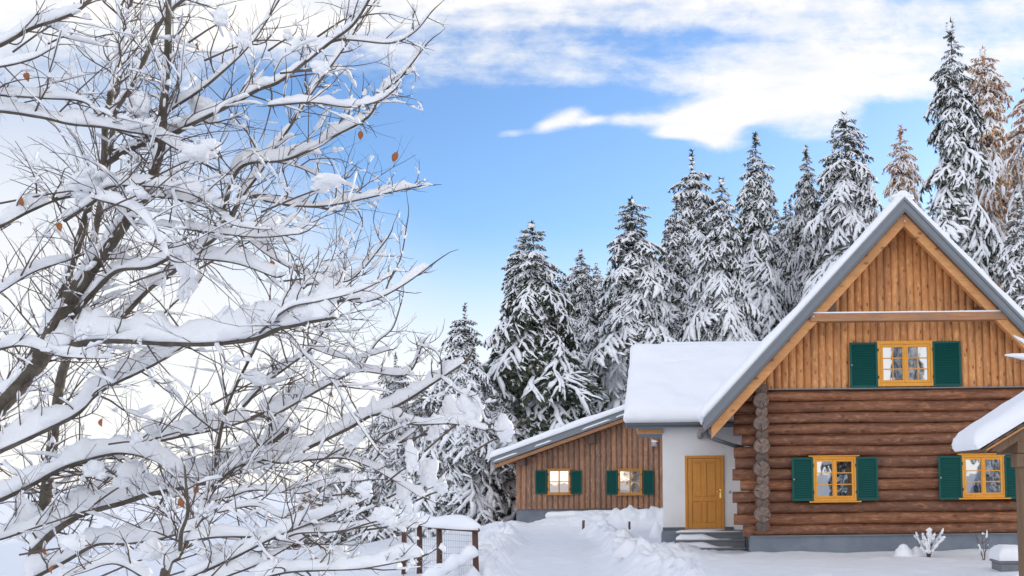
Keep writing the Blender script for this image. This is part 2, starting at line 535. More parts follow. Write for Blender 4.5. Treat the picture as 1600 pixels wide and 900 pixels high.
nd = n.mix(n.ss(n.noise(objco(n), 1.4, 4, .6), .35, .68), (.030, .050, .030, 1), (.076, .092, .054, 1))
n.put(b.inputs['Base Color'], n.mix(n.m('MULTIPLY', oi.outputs['Random'], .55), nd, (.095, .078, .055, 1)))
M['larch'], n, b = mat('larch_needles', (.42, .22, .09), .7)
n.put(b.inputs['Base Color'], n.mix(n.ss(n.noise(objco(n), 1.4, 4, .6), .35, .68), (.46, .22, .08, 1), (.62, .38, .19, 1)))


# ------------------------------------------------------------------ ground
def ground_z(x, y):
    x, y = np.asarray(x, float), np.asarray(y, float)
    xe = -5.1 - np.clip(y - 19, -16, 60) * .15
    t = np.clip(xe - x, 0, None)
    z = -13 * (1 - np.exp(-.017 * t * np.clip(t / 2.0, 0, 1)))
    # the wooded slope behind the houses
    tb = np.clip(y - 52, 0, None) * np.clip((x + .17 * y + 4) / 12, 0, 1)
    z = z + 34 * (1 - np.exp(-.0065 * tb))
    # the far hills beyond the valley
    far = np.clip((np.hypot(x, y) - 350) / 900, 0, 1)
    z = z + far * (26 * fbm(x / 420 + 3, y / 420 + 8, 3) - 10)
    return z


def yard_z(x, y):
    z = ground_z(x, y)
    near = np.clip((60 - y) / 10, 0, 1) * np.clip((y - 1) / 5, 0, 1)
    z = z + near * (.10 * (fbm(x * .55, y * .55) - .5) + .07 * (fbm(x * 1.9 + 4, y * 1.9) - .5))
    # ploughed path from the foreground towards the barn, with lumpy banks
    xc = -2.45 - (y - 20.5) * .155 + .2 * np.sin(y * .45)
    d = np.abs(x - xc)
    yy = np.clip((y - 15) / 2, 0, 1) * np.clip((38.6 - y) / 1.2, 0, 1)
    lump = np.clip(fbm(x * 1.7 + 9, y * 1.5 + 2, 5) * 2.1 - .62, 0, 1.3)
    small = np.clip(fbm(x * 4.7 + 2, y * 4.7, 4) * 2 - .7, 0, 1.2)
    bank = np.exp(-((d - 1.75) / .52) ** 2)
    z = z - .10 * np.clip((1.5 - d) / .35, 0, 1) * yy + bank * yy * (.34 * lump + .24 * small)
    z = z + .035 * np.clip((1.4 - d) / .3, 0, 1) * yy * (fbm(x * 3.1, y * .8, 3) - .5)
    # the heap thrown up in front of the barn
    ridge = np.exp(-((y - 39.6) / .85) ** 2) * np.clip((x + 9.5) / 2.0, 0, 1) * np.clip((3 - x) / 1.5, 0, 1)
    hgt = .28 + .55 * np.clip((x + 6.3) / 4.2, 0, 1)
    z = z + ridge * hgt * (.62 + .55 * lump + .28 * small)
    # trodden, heaped snow between the path and the porch steps
    tr = np.exp(-(((x + .55) / 1.15) ** 2 + ((y - 24.6) / 3.6) ** 2))
    z = z + tr * (.26 * lump + .24 * small - .07)
    # wind has banked a little snow against the plinth
    hs = np.clip((x - 1.0) / .8, 0, 1) * np.clip((24.95 - y) / .05, 0, 1)
    z = z + hs * .09 * np.exp(-np.clip(24.9 - y, 0, 9) / .45) * (.25 + 1.1 * fbm(x * .9 + 2, y * .9, 3))
    tr2 = np.exp(-(((x + 4.6) / .9) ** 2 + ((y - 21.5) / 2.6) ** 2))
    z = z + tr2 * (.30 * lump + .22 * small)
    return z


def axis(a, b, step, far, g=1.16):
    mid = np.arange(a, b + step * .5, step)
    out, s_ = [], step
    q = b
    while q < far:
        s_ *= g
        q += s_
        out.append(q)
    lo, s_ = [], step
    q = a
    while q > -far:
        s_ *= g
        q -= s_
        lo.append(q)
    return np.array(lo[::-1] + mid.tolist() + out)


gx, gy = axis(-9.5, 10.5, .085, 4500), axis(17.5, 42.5, .085, 4500)
GX, GY = np.meshgrid(gx, gy, indexing='ij')
GZ = yard_z(GX, GY)
V = np.stack([GX, GY, GZ], -1).reshape(-1, 3)
ii, jj = np.meshgrid(np.arange(len(gx) - 1), np.arange(len(gy) - 1), indexing='ij')
q0 = (ii * len(gy) + jj).ravel()
Q = np.stack([q0, q0 + len(gy), q0 + len(gy) + 1, q0 + 1], -1)
tag(link('snow_ground', npmesh('snow_ground', V, Q), M['snow_ground']), 'deep snow covering the yard, slope and valley', 'snow', kind='structure')


def gz(x, y): return float(yard_z(np.array([x]), np.array([y]))[0])


# ------------------------------------------------------------------ log house
YF = 25.0                                        # the gable front
house = thing('log_house', 'big log house with steep snowy gable, green shutters and white entrance wing', 'house', (P(1413, 860, YF).x, YF, 0))
apex = P(1413, 311, 24.0)
eave = P(1101, 655, 24.0)
XA, ZA, K = apex.x, apex.z, (apex.z - eave.z) / (apex.x - eave.x)
RUN = apex.x - eave.x
XC = P(1189, 740, YF).x                          # corner column
HW = XA - XC
ZB = P(1350, 836, YF).z                          # top of the plinth
ZT = P(1350, 609, YF).z                          # top of the log wall
NL = 13
LS = (ZT - ZB) / NL


def chevron(mb, top, bot, run, y0, y1, cut=0.0):
    """two mitred sloping boards under the roof line, top and bot measured straight down from it"""
    for s in (-1, 1):
        xe = XA + s * run
        ze = ZA - K * run
        poly = [(XA, ZA - top), (xe, ze - top), (xe + s * cut, ze - bot + cut * -K * 0), (XA, ZA - bot)]
        mb.prism(poly if s < 0 else poly[::-1], y0, y1)
    return mb


chevron(MB(), .0, .29, RUN, 24.05, 36.0).build('roof', M['orange_beam'], house)
roof = house.children[-1]
roof = [o for o in house.children if o.name.startswith('roof')][0]
f_ = MB()
for s in (-1, 1):
    d_ = .03
    f_.prism([(XA, ZA + .02), (XA + s * (RUN + d_), ZA - K * (RUN + d_) + .02), (XA + s * (RUN + d_), ZA - K * (RUN + d_) - .22), (XA + s * (RUN - .09), ZA - K * (RUN - .09) - .32), (XA, ZA - .32)][::(1 if s < 0 else -1)], 23.985, 24.047)
f_.build('fascia', M['metal'], roof)
t_ = MB()
for s in (-1, 1):
    d_ = .03
    t_.prism([(XA, ZA + .05), (XA + s * (RUN + d_), ZA - K * (RUN + d_) + .05), (XA + s * (RUN + d_), ZA - K * (RUN + d_) - .03), (XA, ZA - .03)][::(1 if s < 0 else -1)], 23.955, 23.983)
t_.build('edge_strip', M['metal'], roof)
t_ = MB()
for s in (-1, 1):
    t_.prism([(XA, ZA - .235), (XA + s * (RUN - .04), ZA - K * (RUN - .04) - .235), (XA + s * (RUN - .09), ZA - K * (RUN - .09) - .322), (XA, ZA - .322)][::(1 if s < 0 else -1)], 23.962, 23.983)
t_.build('drip_edge', M['pipe'], roof)
sn = MB()
nrm = Vector((-K, 0, 1)).normalized()
for s in (-1, 1):
    top = Vector((XA - s * .10, 24.03, ZA + .045 + .10 * K * 0))
    dn = Vector((s * (RUN + .12), 0, -K * (RUN + .02)))
    up = Vector((s * K * .45, 0, 1)).normalized()
    sn.sheet(top, dn, (0, 11.9, 0), up, .25, .20, .14, .04, 3 + s, .035)
sn.ball((XA, 24.4, ZA + .12), .30, .34, .12, 3)
sn.tube([(XA, 24.12, ZA + .06), (XA, 30, ZA + .07), (XA, 35.8, ZA + .06)], [.20, .22, .2], 10)
sn.build('snow', M['snow'], roof)

# rafters of the gable front
chevron(MB(), .325, .645, RUN - .16, 24.10, 24.30).build('barge_rafter', M['orange_beam'], house, .01)
# purlin ends under the verge
for px, py in ((1297, 484), (1537, 484)):
    p = P(px, py, 24.4)
    MB().box(p.x - .11, p.x + .11, 24.16, 24.93, p.z - .10, p.z + .13).build('purlin_end', M['dark_wood'], house, .012)
b0, b1 = P(1266, 496, 24.06), P(1590, 496, 24.06)
MB().box(b0.x, b1.x + .08, 24.052, 24.35, b0.z - .10, b0.z + .10).build('tie_beam', M['tie'], house, .012)
tb = [o for o in house.children if o.name.startswith('tie_beam')][0]
MB().sheet((b0.x + .02, 24.06, b0.z + .10), (b1.x - b0.x, 0, 0), (0, .26, 0), (0, 0, 1), .04, .05, .2, .012, 4).build('snow', M['snow'], tb)
for px in (1271, 1586):
    p = P(px, 496, 24.06)
    MB().tube([(p.x, 24.03, p.z + .02), (p.x, 24.055, p.z + .02)], .03, 8).build('bolt_head', M['plastic'], tb)
p = P(1414, 345, 24.06)
MB().tube([(p.x, 24.07, p.z), (p.x, 24.12, p.z)], .03, 8).build('bolt_head', M['plastic'], house)

# gable cladding of half-round boards
cl = MB()
BW = .1885
xs = np.arange(XA - HW - .02, XA + HW + .05, BW)
for i, x in enumerate(xs):
    xm = x + BW / 2
    rr_ = random.Random(i)
    zt = ZA - .36 - K * abs(xm - XA)
    if zt < ZT + .1: zt = ZT + .1
    k = 7
    vs = []
    for z0_ in (ZT + .035, zt + K * BW * .5 if zt > ZT + .2 else zt):
        for j in range(k):
            a = math.pi * j / (k - 1)
            wv = rr_.uniform(-.004, .004)
            vs.append((xm - math.cos(a) * BW * .497 + wv, 24.95 - math.sin(a) * .062, z0_))
    cl.add(vs, [(j, j + 1, j + 1 + k, j + k) for j in range(k - 1)], True)
cl.box(XA - HW, XA + HW, 24.955, 25.2, ZT, ZT + .8)
cl.prism([(XA - HW, ZT + .8), (XA + HW, ZT + .8), (XA + HW, ZA - .33 - K * HW), (XA, ZA - .33), (XA - HW, ZA - .33 - K * HW)], 24.955, 25.2)
cl.build('gable_cladding', M['clad'], house)
MB().box(XA - HW - .02, XA + HW + .05, 24.78, 25.0, ZT + .002, ZT + .03).build('gable_flashing', M['metal'], house)

# log walls: front logs, their sawn ends, and the side wall's log ends that show at the corner
lw = MB()
for i in range(NL):
    z = ZB + LS * (i + .5)
    rr_ = random.Random(100 + i)
    tail = XC - (.66 if i % 2 else .60) - rr_.uniform(0, .06) + (.14 if i in (0, 4, 8) else 0)
    n_ = 40
    ph, am = rr_.uniform(0, 6), rr_.uniform(.004, .011)
    base_r = LS * .505 * rr_.uniform(.95, 1.03)
    xs_ = np.linspace(tail, XA + HW + .6, n_)
    lw.tube([(x, YF + .0 + .010 * math.sin(x * .9 + ph), z + am * math.sin(x * 1.4 + ph)) for x in xs_],
            [base_r * (1 + .03 * math.sin(x * 2.1 + 2 * ph) + .02 * rr_.uniform(-1, 1)) for x in xs_], 16)
lw.box(XC, XA + HW, YF + .02, YF + .3, ZB, ZT)
lw.build('log_wall', M['log'], house)
ln_ = MB()
for i in range(NL - 1):
    z = ZB + LS * (i + 1)
    ln_.tube([(XC + .02, 24.52, z), (XC + .02, 30, z), (XC + .02, 35.5, z)], LS * .52, 16)
ln_.build('side_log_wall', M['log_y'], house)
for i in range(NL):
    z = ZB + LS * (i + 1) - LS * .02
    rr_ = random.Random(40 + i)
    big_ = i % 2 == 1
    rad = LS * (.70 if big_ else .53) * rr_.uniform(.95, 1.05)
    y0 = 24.40 - rr_.uniform(0, .05) + (0 if big_ else .07)
    cx = XC + rr_.uniform(-.02, .02)
    le = MB().tube([(0, 0, 0), (0, .02, 0), (0, .3, 0), (0, .72, 0)], [rad * .94, rad, rad, rad], 20).build('log_end', M['log_end'])
    le.parent = house
    le.location = Vector((cx, y0, z)) - Vector(house.location)
    a = rr_.uniform(0, 6.28)
    ck = MB().add([(math.cos(a) * rad * .9 - math.sin(a) * .014, -.003, math.sin(a) * rad * .9 + math.cos(a) * .014),
                   (math.cos(a) * rad * .9 + math.sin(a) * .014, -.003, math.sin(a) * rad * .9 - math.cos(a) * .014), (0, -.003, 0),
                   (math.cos(a) * rad * .9, .04, math.sin(a) * rad * .9)], [(0, 1, 2), (0, 2, 3), (1, 3, 2)]).build('crack', M['void'])
    ck.parent = le
MB().box(XC - .30, XA + HW + .1, 24.88, 25.6, -1.2, ZB - .012).build('plinth', M['plinth'], house)
MB().box(XC - .30, XA + HW + .1, 24.83, 25.0, ZB - .010, ZB + .02).build('plinth_flashing', M['metal'], house)
MB().prism([(XC + .3, -.5), (XA + HW - .2, -.5), (XA + HW - .2, ZT), (XA + 1.0, ZA - .6 - K * 1.3), (XA - 1.0, ZA - .6 - K * 1.3), (XC + .3, ZT)], 25.4, 35.4).build('house_core', M['void'], house)
# gutter end and downpipe at the left eave
g0 = Vector((eave.x - .07, 24.0, eave.z - .30))
gu = MB()
kk = 9
vs = []
for y in (24.02, 35.9):
    for j in range(kk):
        a = math.pi + math.pi * j / (kk - 1)
        vs.append((g0.x + math.cos(a) * .085, y, g0.z + .06 + math.sin(a) * .085))
gu.add(vs, [(j, j + 1, j + 1 + kk, j + kk) for j in range(kk - 1)] + [tuple(range(kk)), tuple(range(2 * kk - 1, kk - 1, -1))], False)
gutter = gu.build('gutter', M['pipe'], house)
p0, p1, p2 = P(1102, 668, 24.3), P(1106, 681, 24.4), P(1146, 696, 24.9)
MB().tube([(p0.x, 24.3, g0.z), p0, P(1103, 676, 24.35), p1, P(1118, 687, 24.5), p2, P(1160, 699, 25.3)], .052, 12).build('downpipe', M['pipe'], house)


def part(parent, name):
    return [o for o in parent.children if o.name.split('.')[0] == name][-1]


# ---- windows
def window(parent, px0, px1, py0, py1, Y, cols, rows, fm, gm, dep=.12, trim=True, thin=1.0):
    a, c = P(px0, py1, Y), P(px1, py0, Y)
    x0, x1, z0, z1 = a.x, c.x, a.z, c.z
    xm = (x0 + x1) / 2
    fw = (x1 - x0) * .060
    fr = MB()
    yf, yb = Y - .03, Y + dep
    fr.box(x0, x0 + fw, yf, yb, z0, z1).box(x1 - fw, x1, yf, yb, z0, z1)
    fr.box(x0 + fw, x1 - fw, yf, yb, z0, z0 + fw).box(x0 + fw, x1 - fw, yf, yb, z1 - fw, z1)
    win = fr.build('window', fm, parent, .004)
    for s0, s1 in ((x0 + fw + .004, xm - .002), (xm + .002, x1 - fw - .004)):
        sw = fw * .80 * thin
        sa = MB()
        ya, yc = Y - .015, Y + .05
        zb, zt = z0 + fw + .004, z1 - fw - .004
        sa.box(s0, s0 + sw, ya, yc, zb, zt).box(s1 - sw, s1, ya, yc, zb, zt)
        sa.box(s0 + sw, s1 - sw, ya, yc, zb, zb + sw).box(s0 + sw, s1 - sw, ya, yc, zt - sw, zt)
        for i in range(1, cols):
            x = s0 + sw + (s1 - s0 - 2 * sw) * i / cols
            sa.box(x - .011, x + .011, ya + .008, yc - .008, zb + sw, zt - sw)
        for j in range(1, rows):
            z = zb + sw + (zt - zb - 2 * sw) * j / rows
            sa.box(s0 + sw, s1 - sw, ya + .01, yc - .01, z - .012 / thin ** .4, z + .012 / thin ** .4)
        sa.build('sash', fm, win, .003)
        MB().box(s0 + sw * .6, s1 - sw * .6, Y + .022, Y + .028, zb + sw * .6, zt - sw * .6).build('pane', gm, win)
    MB().box(xm - .03 * thin, xm + .03 * thin, Y - .028, Y - .012, z0 + fw * 1.2, z1 - fw * 1.2).build('mullion', fm, win, .004)
    if trim:
        MB().box(x0 - .09, x1 + .09, Y - .10, Y + .02, z0 - .035, z0 - .002).build('sill', fm, win, .004)
        MB().box(x0 - .09, x1 + .07, Y - .07, Y + .02, z1 + .002, z1 + .028).build('head_trim', fm, win, .004)
    for z in (z0 + (z1 - z0) * .2, z0 + (z1 - z0) * .8):
        for x in (x0 + fw * .3, x1 - fw * .3):
            MB().box(x - .018, x + .018, Y - .05, Y - .0305, z - .035, z + .035).build('hinge', M['iron'], win, .003)
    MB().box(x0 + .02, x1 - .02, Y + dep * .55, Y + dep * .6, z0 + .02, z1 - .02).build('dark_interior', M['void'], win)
    return win


def shutter(parent, px0, px1, py0, py1, Y, knob=0):
    a, c = P(px0, py1, Y), P(px1, py0, Y)
    x0, x1, z0, z1 = a.x, c.x, a.z, c.z
    fw = .055 if Y < 30 else .05
    s = MB()
    s.box(x0, x0 + fw, Y - .02, Y + .02, z0, z1).box(x1 - fw, x1, Y - .02, Y + .02, z0, z1)
    s.box(x0 + fw, x1 - fw, Y - .02, Y + .02, z0, z0 + fw).box(x0 + fw, x1 - fw, Y - .02, Y + .02, z1 - fw, z1)
    o = s.build('shutter', M['green'], parent, .004)
    l = MB()
    nl = max(10, int((z1 - z0 - 2 * fw) / .042))
    for i in range(nl):
        z = z0 + fw + (z1 - z0 - 2 * fw) * (i + .5) / nl
        h = (z1 - z0) / nl * .42
        l.add([(x0 + fw, Y - .012, z - h), (x1 - fw, Y - .012, z - h), (x1 - fw, Y + .012, z + h), (x0 + fw, Y + .012, z + h),
               (x0 + fw, Y - .006, z - h - .004), (x1 - fw, Y - .006, z - h - .004), (x1 - fw, Y + .018, z + h - .004), (x0 + fw, Y + .018, z + h - .004)],
              [(0, 1, 2, 3), (7, 6, 5, 4), (0, 4, 5, 1), (3, 2, 6, 7)])
    l.box(x0 + fw, x1 - fw, Y + .0185, Y + .024, z0 + fw, z1 - fw)
    l.build('louvres', M['green'], o)
    if knob:
        x = x0 + .05 if knob < 0 else x1 - .05
        MB().ball((x, Y - .035, (z0 + z1) / 2), .022, .022, .022, 1, 8, 6, 0, 1).build('latch', M['plastic'], o)
    return o


YW = 24.79
window(house, 1270, 1338, 713, 783, YW, 1, 3, M['frame'], M['glass'])
shutter(house, 1238, 1270.5, 715, 783, YW - .02, -1)
shutter(house, 1338.5, 1371, 714, 782, YW - .02)
window(house, 1503, 1570, 710, 778, YW, 1, 3, M['frame'], M['glass'])
shutter(house, 1467.5, 1502.5, 712, 781, YW - .02, -1)
shutter(house, 1570.5, 1604, 712, 780, YW - .02)
YU = 24.84
window(house, 1371, 1458, 532, 604, YU, 2, 3, M['frame'], M['glass'], .10, False)
shutter(house, 1328.5, 1370.5, 535, 606, YU - .02, -1)
shutter(house, 1458.5, 1500.5, 533, 604, YU - .02)

# ---- white entrance wing
YD = 28.0
wl = P(1035.5, 750, YD).x
e0 = P(978, 668, 27.4)
ZE = e0.z
MB().box(wl, XC + .4, YD, YD + 6.2, -.6, ZE + .30).build('entrance_wall', M['white_wall'], house)
ew = part(house, 'entrance_wall')
SA = .70                                         # slope of the wing roof
YR = 30.7
xr0, xr1 = e0.x, XA - 1.2
ZR = ZE + SA * (YR - 27.4)
vs = []
rf = MB()
# front and back slopes as one bent slab; profile in (y, z)
prof = [(27.4, ZE), (YR, ZR), (2 * YR - 27.4, ZE), (2 * YR - 27.4, ZE - .14), (YR, ZR - .16), (27.4, ZE - .14)]
vs = [(xr0, y, z + .12) for y, z in prof] + [(xr1, y, z + .12) for y, z in prof]
rf.add(vs, [(0, 1, 4, 5), (1, 2, 3, 4), (11, 10, 7, 6), (10, 9, 8, 7), (0, 6, 7, 1), (1, 7, 8, 2), (2, 8, 9, 3), (3, 9, 10, 4), (4, 10, 11, 5), (5, 11, 6, 0)])
rf.build('entrance_roof', M['metal'], house)
er = part(house, 'entrance_roof')
sn = MB()
dn = Vector((0, YR - 27.36, SA * (YR - 27.36)))
sn.sheet((xr0 - .02, 27.36, ZE + .125), (xr1 - xr0, 0, 0), dn + Vector((0, .1, .0)), Vector((0, -.35, 1)).normalized(), .38, .20, .14, .085, 11, .05)
sn.build('snow', M['snow'], er)
sn = MB()
sn.sheet((xr0 - .02, YR - .05, ZR + .125), (xr1 - xr0, 0, 0), (0, YR - 27.36, -SA * (YR - 27.36)), Vector((0, .35, 1)).normalized(), .36, .20, .3, .03, 12, .03)
sn.build('snow', M['snow'], er)
q_ = YR - 1.05 - 27.4
sn = MB().sheet((xr0 + .9, 27.4 + q_, ZE + SA * q_ + .48), (xr1 - xr0 - .9, 0, 0), (0, 1.25, SA * 1.05), Vector((0, -.35, 1)).normalized(), .09, .14, .14, .03, 15, .02)
sn.build('snow', M['snow'], er)
ga = MB()
vs = []
for x in (xr0 + .02, XC - .5):
    for j in range(kk):
        a = math.pi + math.pi * j / (kk - 1)
        vs.append((x, 27.33 + math.cos(a) * .08, ZE + .09 + math.sin(a) * .08))
ga.add(vs, [(j + kk, j + 1 + kk, j + 1, j) for j in range(kk - 1)] + [tuple(range(kk)), tuple(range(2 * kk - 1, kk - 1, -1))])
ga.build('gutter', M['pipe'], er)
# soffit beam stub seen under the wing's overhang
q0_, q1_ = P(1001, 676, 27.9), P(1036, 676, 27.9)
MB().box(q0_.x - .1, wl - .003, 27.85, 28.0, ZE - .16, ZE - .03).build('eave_beam', M['orange_beam'], house, .01)

# door
dx0, dx1 = P(1071, 826, YD).x, P(1132, 826, YD).x
dz0, dz1 = P(1100, 826.5, YD).z, P(1100, 712, YD).z
fw = .075
MB().box(dx0, dx0 + fw, YD - .05, YD - .002, dz0, dz1).box(dx1 - fw, dx1, YD - .05, YD - .002, dz0, dz1).box(dx0 + fw, dx1 - fw, YD - .05, YD - .002, dz1 - fw, dz1).build('door_frame', M['door'], house, .006)
a0, a1, c0, c1 = dx0 + fw + .004, dx1 - fw - .004, dz0 + .012, dz1 - fw - .004
st = .125
mid = (a0 + a1) / 2
zr = c0 + (c1 - c0) * .42
dm = MB()
ya, yc = YD - .035, YD - .004
dm.box(a0, a0 + st, ya, yc, c0, c1).box(a1 - st, a1, ya, yc, c0, c1)
dm.box(a0 + st, a1 - st, ya, yc, c1 - st * .8, c1).box(a0 + st, a1 - st, ya, yc, c0, c0 + st * 1.25)
dm.box(a0 + st, a1 - st, ya, yc, zr - st * .5, zr + st * .5)
for z0_, z1_ in ((c0 + st * 1.25, zr - st * .5), (zr + st * .5, c1 - st * .8)):
    dm.box(mid - st * .5, mid + st * .5, ya, yc, z0_, z1_)
door = dm.build('door', M['door'], house, .01)
for xa_, xb_ in ((a0 + st, mid - st * .5), (mid + st * .5, a1 - st)):
    for z0_, z1_ in ((c0 + st * 1.25, zr - st * .5), (zr + st * .5, c1 - st * .8)):
        pm = MB().box(xa_, xb_, YD - .014, YD - .004, z0_, z1_)
        pm.box(xa_ + .035, xb_ - .035, YD - .027, YD - .0145, z0_ + .035, z1_ - .035)
        pm.build('door_panel', M['door'], door, .007)
hx, hz_ = P(1125.5, 771, YD).x, P(1125, 771, YD).z
MB().box(hx - .022, hx + .022, YD - .045, YD - .036, hz_ - .13, hz_ + .12).tube([(hx, YD - .045, hz_ + .05), (hx, YD - .09, hz_ + .05), (hx - .03, YD - .095, hz_ + .05), (hx - .12, YD - .09, hz_ + .045)], .012, 8).tube([(hx, YD - .046, hz_ - .06), (hx, YD - .06, hz_ - .06)], .02, 10).build('handle', M['brass'], door)
p = P(1140.5, 769, YD)
MB().box(p.x - .03, p.x + .03, YD - .025, YD - .001, p.z - .04, p.z + .04).build('doorbell', M['plastic'], house, .006)

# porch slab and steps
sx0, sx1 = P(1033.5, 840, 27).x, XC - .32
s0_ = P(1055, 840, 26.6).x
MB().box(sx0, sx1, 26.9, YD - .002, -.5, dz0 - .03).build('porch_base', M['plinth'], house, .01)
MB().box(wl - .01, dx0 - .01, YD - .03, YD - .003, dz0 - .025, dz0 + .055).build('base_flashing', M['pipe'], house)
MB().box(dx1 + .01, dx1 + .25, YD - .03, YD - .003, dz0 - .025, dz0 + .055).build('base_flashing', M['pipe'], house)
zs = [dz0 - .028, dz0 - .21, dz0 - .40]
for i, zt in enumerate(zs):
    yf = 26.86 - i * .32
    mb = MB().box(s0_, sx1 - .01 * i - .005, yf, 26.895 if i == 0 else yf + .316, -.4, zt - .05)
    mb.box(s0_ - .01, sx1 - .002, yf - .035, (26.897 if i == 0 else yf + .318), zt - .048, zt)
    stp = mb.build('step', M['step'], house, .008)
    L = (sx1 - s0_)
    n_ = 14
    sm = MB()
    pts, wd, hg_ = [], [], []
    for j in range(n_):
        t = j / (n_ - 1)
        pts.append((s0_ + .02 + t * L * (.80 if i else .97), yf + .16, zt - .002))
        wd.append(.165 * (1 if t < .62 else 1 - .5 * (t - .62) / .38))
        hg_.append(max(.015, ((.13 if i else .045) * (1 if t < .5 else max(0, 1 - (t - .5) / .28) ** 1.3)) + .012))
    hg_[0] *= .4
    sm.snow(pts, wd, hg_, 12)
    sm.build('snow', M['snow'], stp)
MB().box(sx1 + .004, XC - .305, 25.9, YD - .1, -.5, ZB - .06).build('stair_gap', M['pipe'], house)

# ------------------------------------------------------------------ barn
YB = 42.0
bx0 = P(806, 790, YB).x
bx1 = bx0 + 12.0
barn = thing('wooden_barn', 'brown board barn with low snowy roof and two shuttered windows', 'barn', (bx0, YB, 0))
va, vb = P(769, 716, YB - 1.0), P(975, 642, YB - 1.0)
KB = (vb.z - va.z) / (vb.x - va.x)
bzf = P(870, 795.5, YB).z                         # top of the foundation
def broof(x): return va.z + KB * (x - va.x)
xe_, xr_ = va.x, va.x + 9.2
prs = [(bx0, bzf), (xr_, bzf), (xr_, broof(xr_) - .42), (bx0, broof(bx0) - .42)]
MB().prism(prs, YB + .03, YB + .3).box(bx0, bx0 + .25, YB + .3, YB + 9, bzf, broof(bx0) - .42).build('wall', M['barn'], barn)
bt = MB()
zsm = P(900, 713, YB).z
i = 0
x = bx0 + .022
while x < xr_ - .2:
    wd_ = .212
    zt = broof(x) - .43
    rr_ = random.Random(i)
    for z0_, z1_, yo in ((bzf + .01, min(zsm, zt), 0), (zsm + .004, zt, -.022)):
        if z1_ - z0_ > .05:
            d_ = rr_.uniform(0, .012)
            bt.box(x, x + wd_ - .058, YB - .035 + yo - d_, YB + .0 + yo, z0_, z1_ + (KB * wd_ * .5 if z1_ == zt else 0))
            bt.box(x - .02, x + wd_ + .02, YB + .001 + yo, YB + .028, z0_, z1_)
    x += .2235
    i += 1
bt.build('board_cladding', M['barn'], barn)
MB().box(bx0 + .01, bx1 - 2.5, YB + .06, YB + 9, -1.5, bzf).build('foundation', M['plinth'], barn)
MB().prism([(xe_, va.z - .02), (xr_, broof(xr_) - .02), (xr_, broof(xr_) - .16), (xe_, va.z - .16)][::-1], YB - .95, YB + 9.3).build('roof', M['orange_beam'], barn)
br = part(barn, 'roof')
MB().prism([(xe_ - .03, va.z - .02), (xr_, broof(xr_) - .02), (xr_, broof(xr_) - .26), (xe_ - .03, va.z - .26)][::-1], YB - 1.02, YB - .955).build('fascia', M['metal'], br)
MB().prism([(xe_ - .02, va.z + .02), (xr_, broof(xr_) + .02), (xr_, broof(xr_) - .015), (xe_ - .02, va.z - .015)][::-1], YB - 1.05, YB + 9.3).build('edge_strip', M['metal'], br)
MB().prism([(xe_ + .08, va.z - .27), (xr_, broof(xr_) - .27), (xr_, broof(xr_) - .43), (xe_ + .08, va.z - .41)][::-1], YB - .93, YB - .75).build('barge_board', M['tie'], br)
sn = MB()
sn.sheet((xe_ - .06, YB - 1.04, va.z + .02), (xr_ - xe_ + .06, 0, KB * (xr_ - xe_ + .06)), (0, 10.2, 0), Vector((-.15, 0, 1)).normalized(), .25, .18, .2, .04, 21, .03)
for x0_, x1_ in ((.1, 1.0), (1.9, 3.0), (4.0, 4.9), (5.0, 5.3)):
    sn.box(xe_ + x0_, xe_ + x1_, YB - 1.045, YB - 1.025, 0, 0) if False else None
sn.build('snow', M['snow'], br)
ls_ = MB()
for x0_, x1_ in ((.05, 1.05), (1.75, 2.45), (3.7, 4.9), (5.1, 5.5)):
    n_ = 8
    pts = [(xe_ + x0_ + (x1_ - x0_) * j / (n_ - 1), YB - 1.03, broof(xe_ + x0_ + (x1_ - x0_) * j / (n_ - 1)) - .17) for j in range(n_)]
    ls_.snow(pts, [.02] + [.03] * (n_ - 2) + [.02], [.02] + [.06] * (n_ - 2) + [.02], 8)
ls_.build('fascia_snow', M['snow'], br)
for px, py in ((926, 678), (818, 713)):
    p = P(px, py, YB - .3)
    zz = broof(p.x) - .43
    MB().box(p.x - .12, p.x + .12, YB - .72, YB - .04, zz - .42 if px > 900 else zz - .28, zz - .02).build('purlin_end', M['dark_wood'], barn, .01)
window(barn, 856, 891, 733, 772.5, YB - .10, 1, 2, M['frame_dark'], M['glass_bright'], .07, True, .45)
shutter(barn, 836.5, 854, 735, 772, YB - .11)
shutter(barn, 892.5, 909, 735, 772, YB - .11)
window(barn, 966, 1003, 733, 773, YB - .10, 1, 2, M['frame_dark'], M['glass_bright'], .07, True, .45)
shutter(barn, 947.5, 964.5, 735, 773, YB - .11)
shutter(barn, 1005, 1021, 735, 773, YB - .11)
p = P(1022, 694, YB - .1)
lamp = thing('wall_lamp', 'small snow-dusted lamp on the barn wall beside the white entrance wing', 'lamp', (p.x, YB - .03, p.z))
MB().tube([(p.x, YB - .03, p.z + .05), (p.x, YB - .2, p.z + .12), (p.x, YB - .27, p.z + .05)], .02, 8).build('arm', M['plastic'], lamp)
MB().tube([(p.x, YB - .27, p.z + .1), (p.x, YB - .27, p.z + .05), (p.x, YB - .27, p.z - .1)], [.03, .10, .14], 12).build('shade', M['plastic'], lamp)
MB().ball((p.x, YB - .27, p.z + .10), .14, .12, .09, 5).build('snow', M['snow'], lamp)
# dark strip and beam high on the barn wall beside the wing
q = P(1017, 676, YB - .06)
MB().box(q.x - .42, q.x + .9, YB - .10, YB - .06, q.z - .02, q.z + .10).box(q.x + .0, q.x + .07, YB - .09, YB - .061, q.z - .35, q.z - .025).build('eave_rail', M['orange_beam'], barn)
MB().box(q.x - .40, q.x + .9, YB - .075, YB - .055, q.z - .16, q.z - .022).build('dark_strip', M['void'], barn)

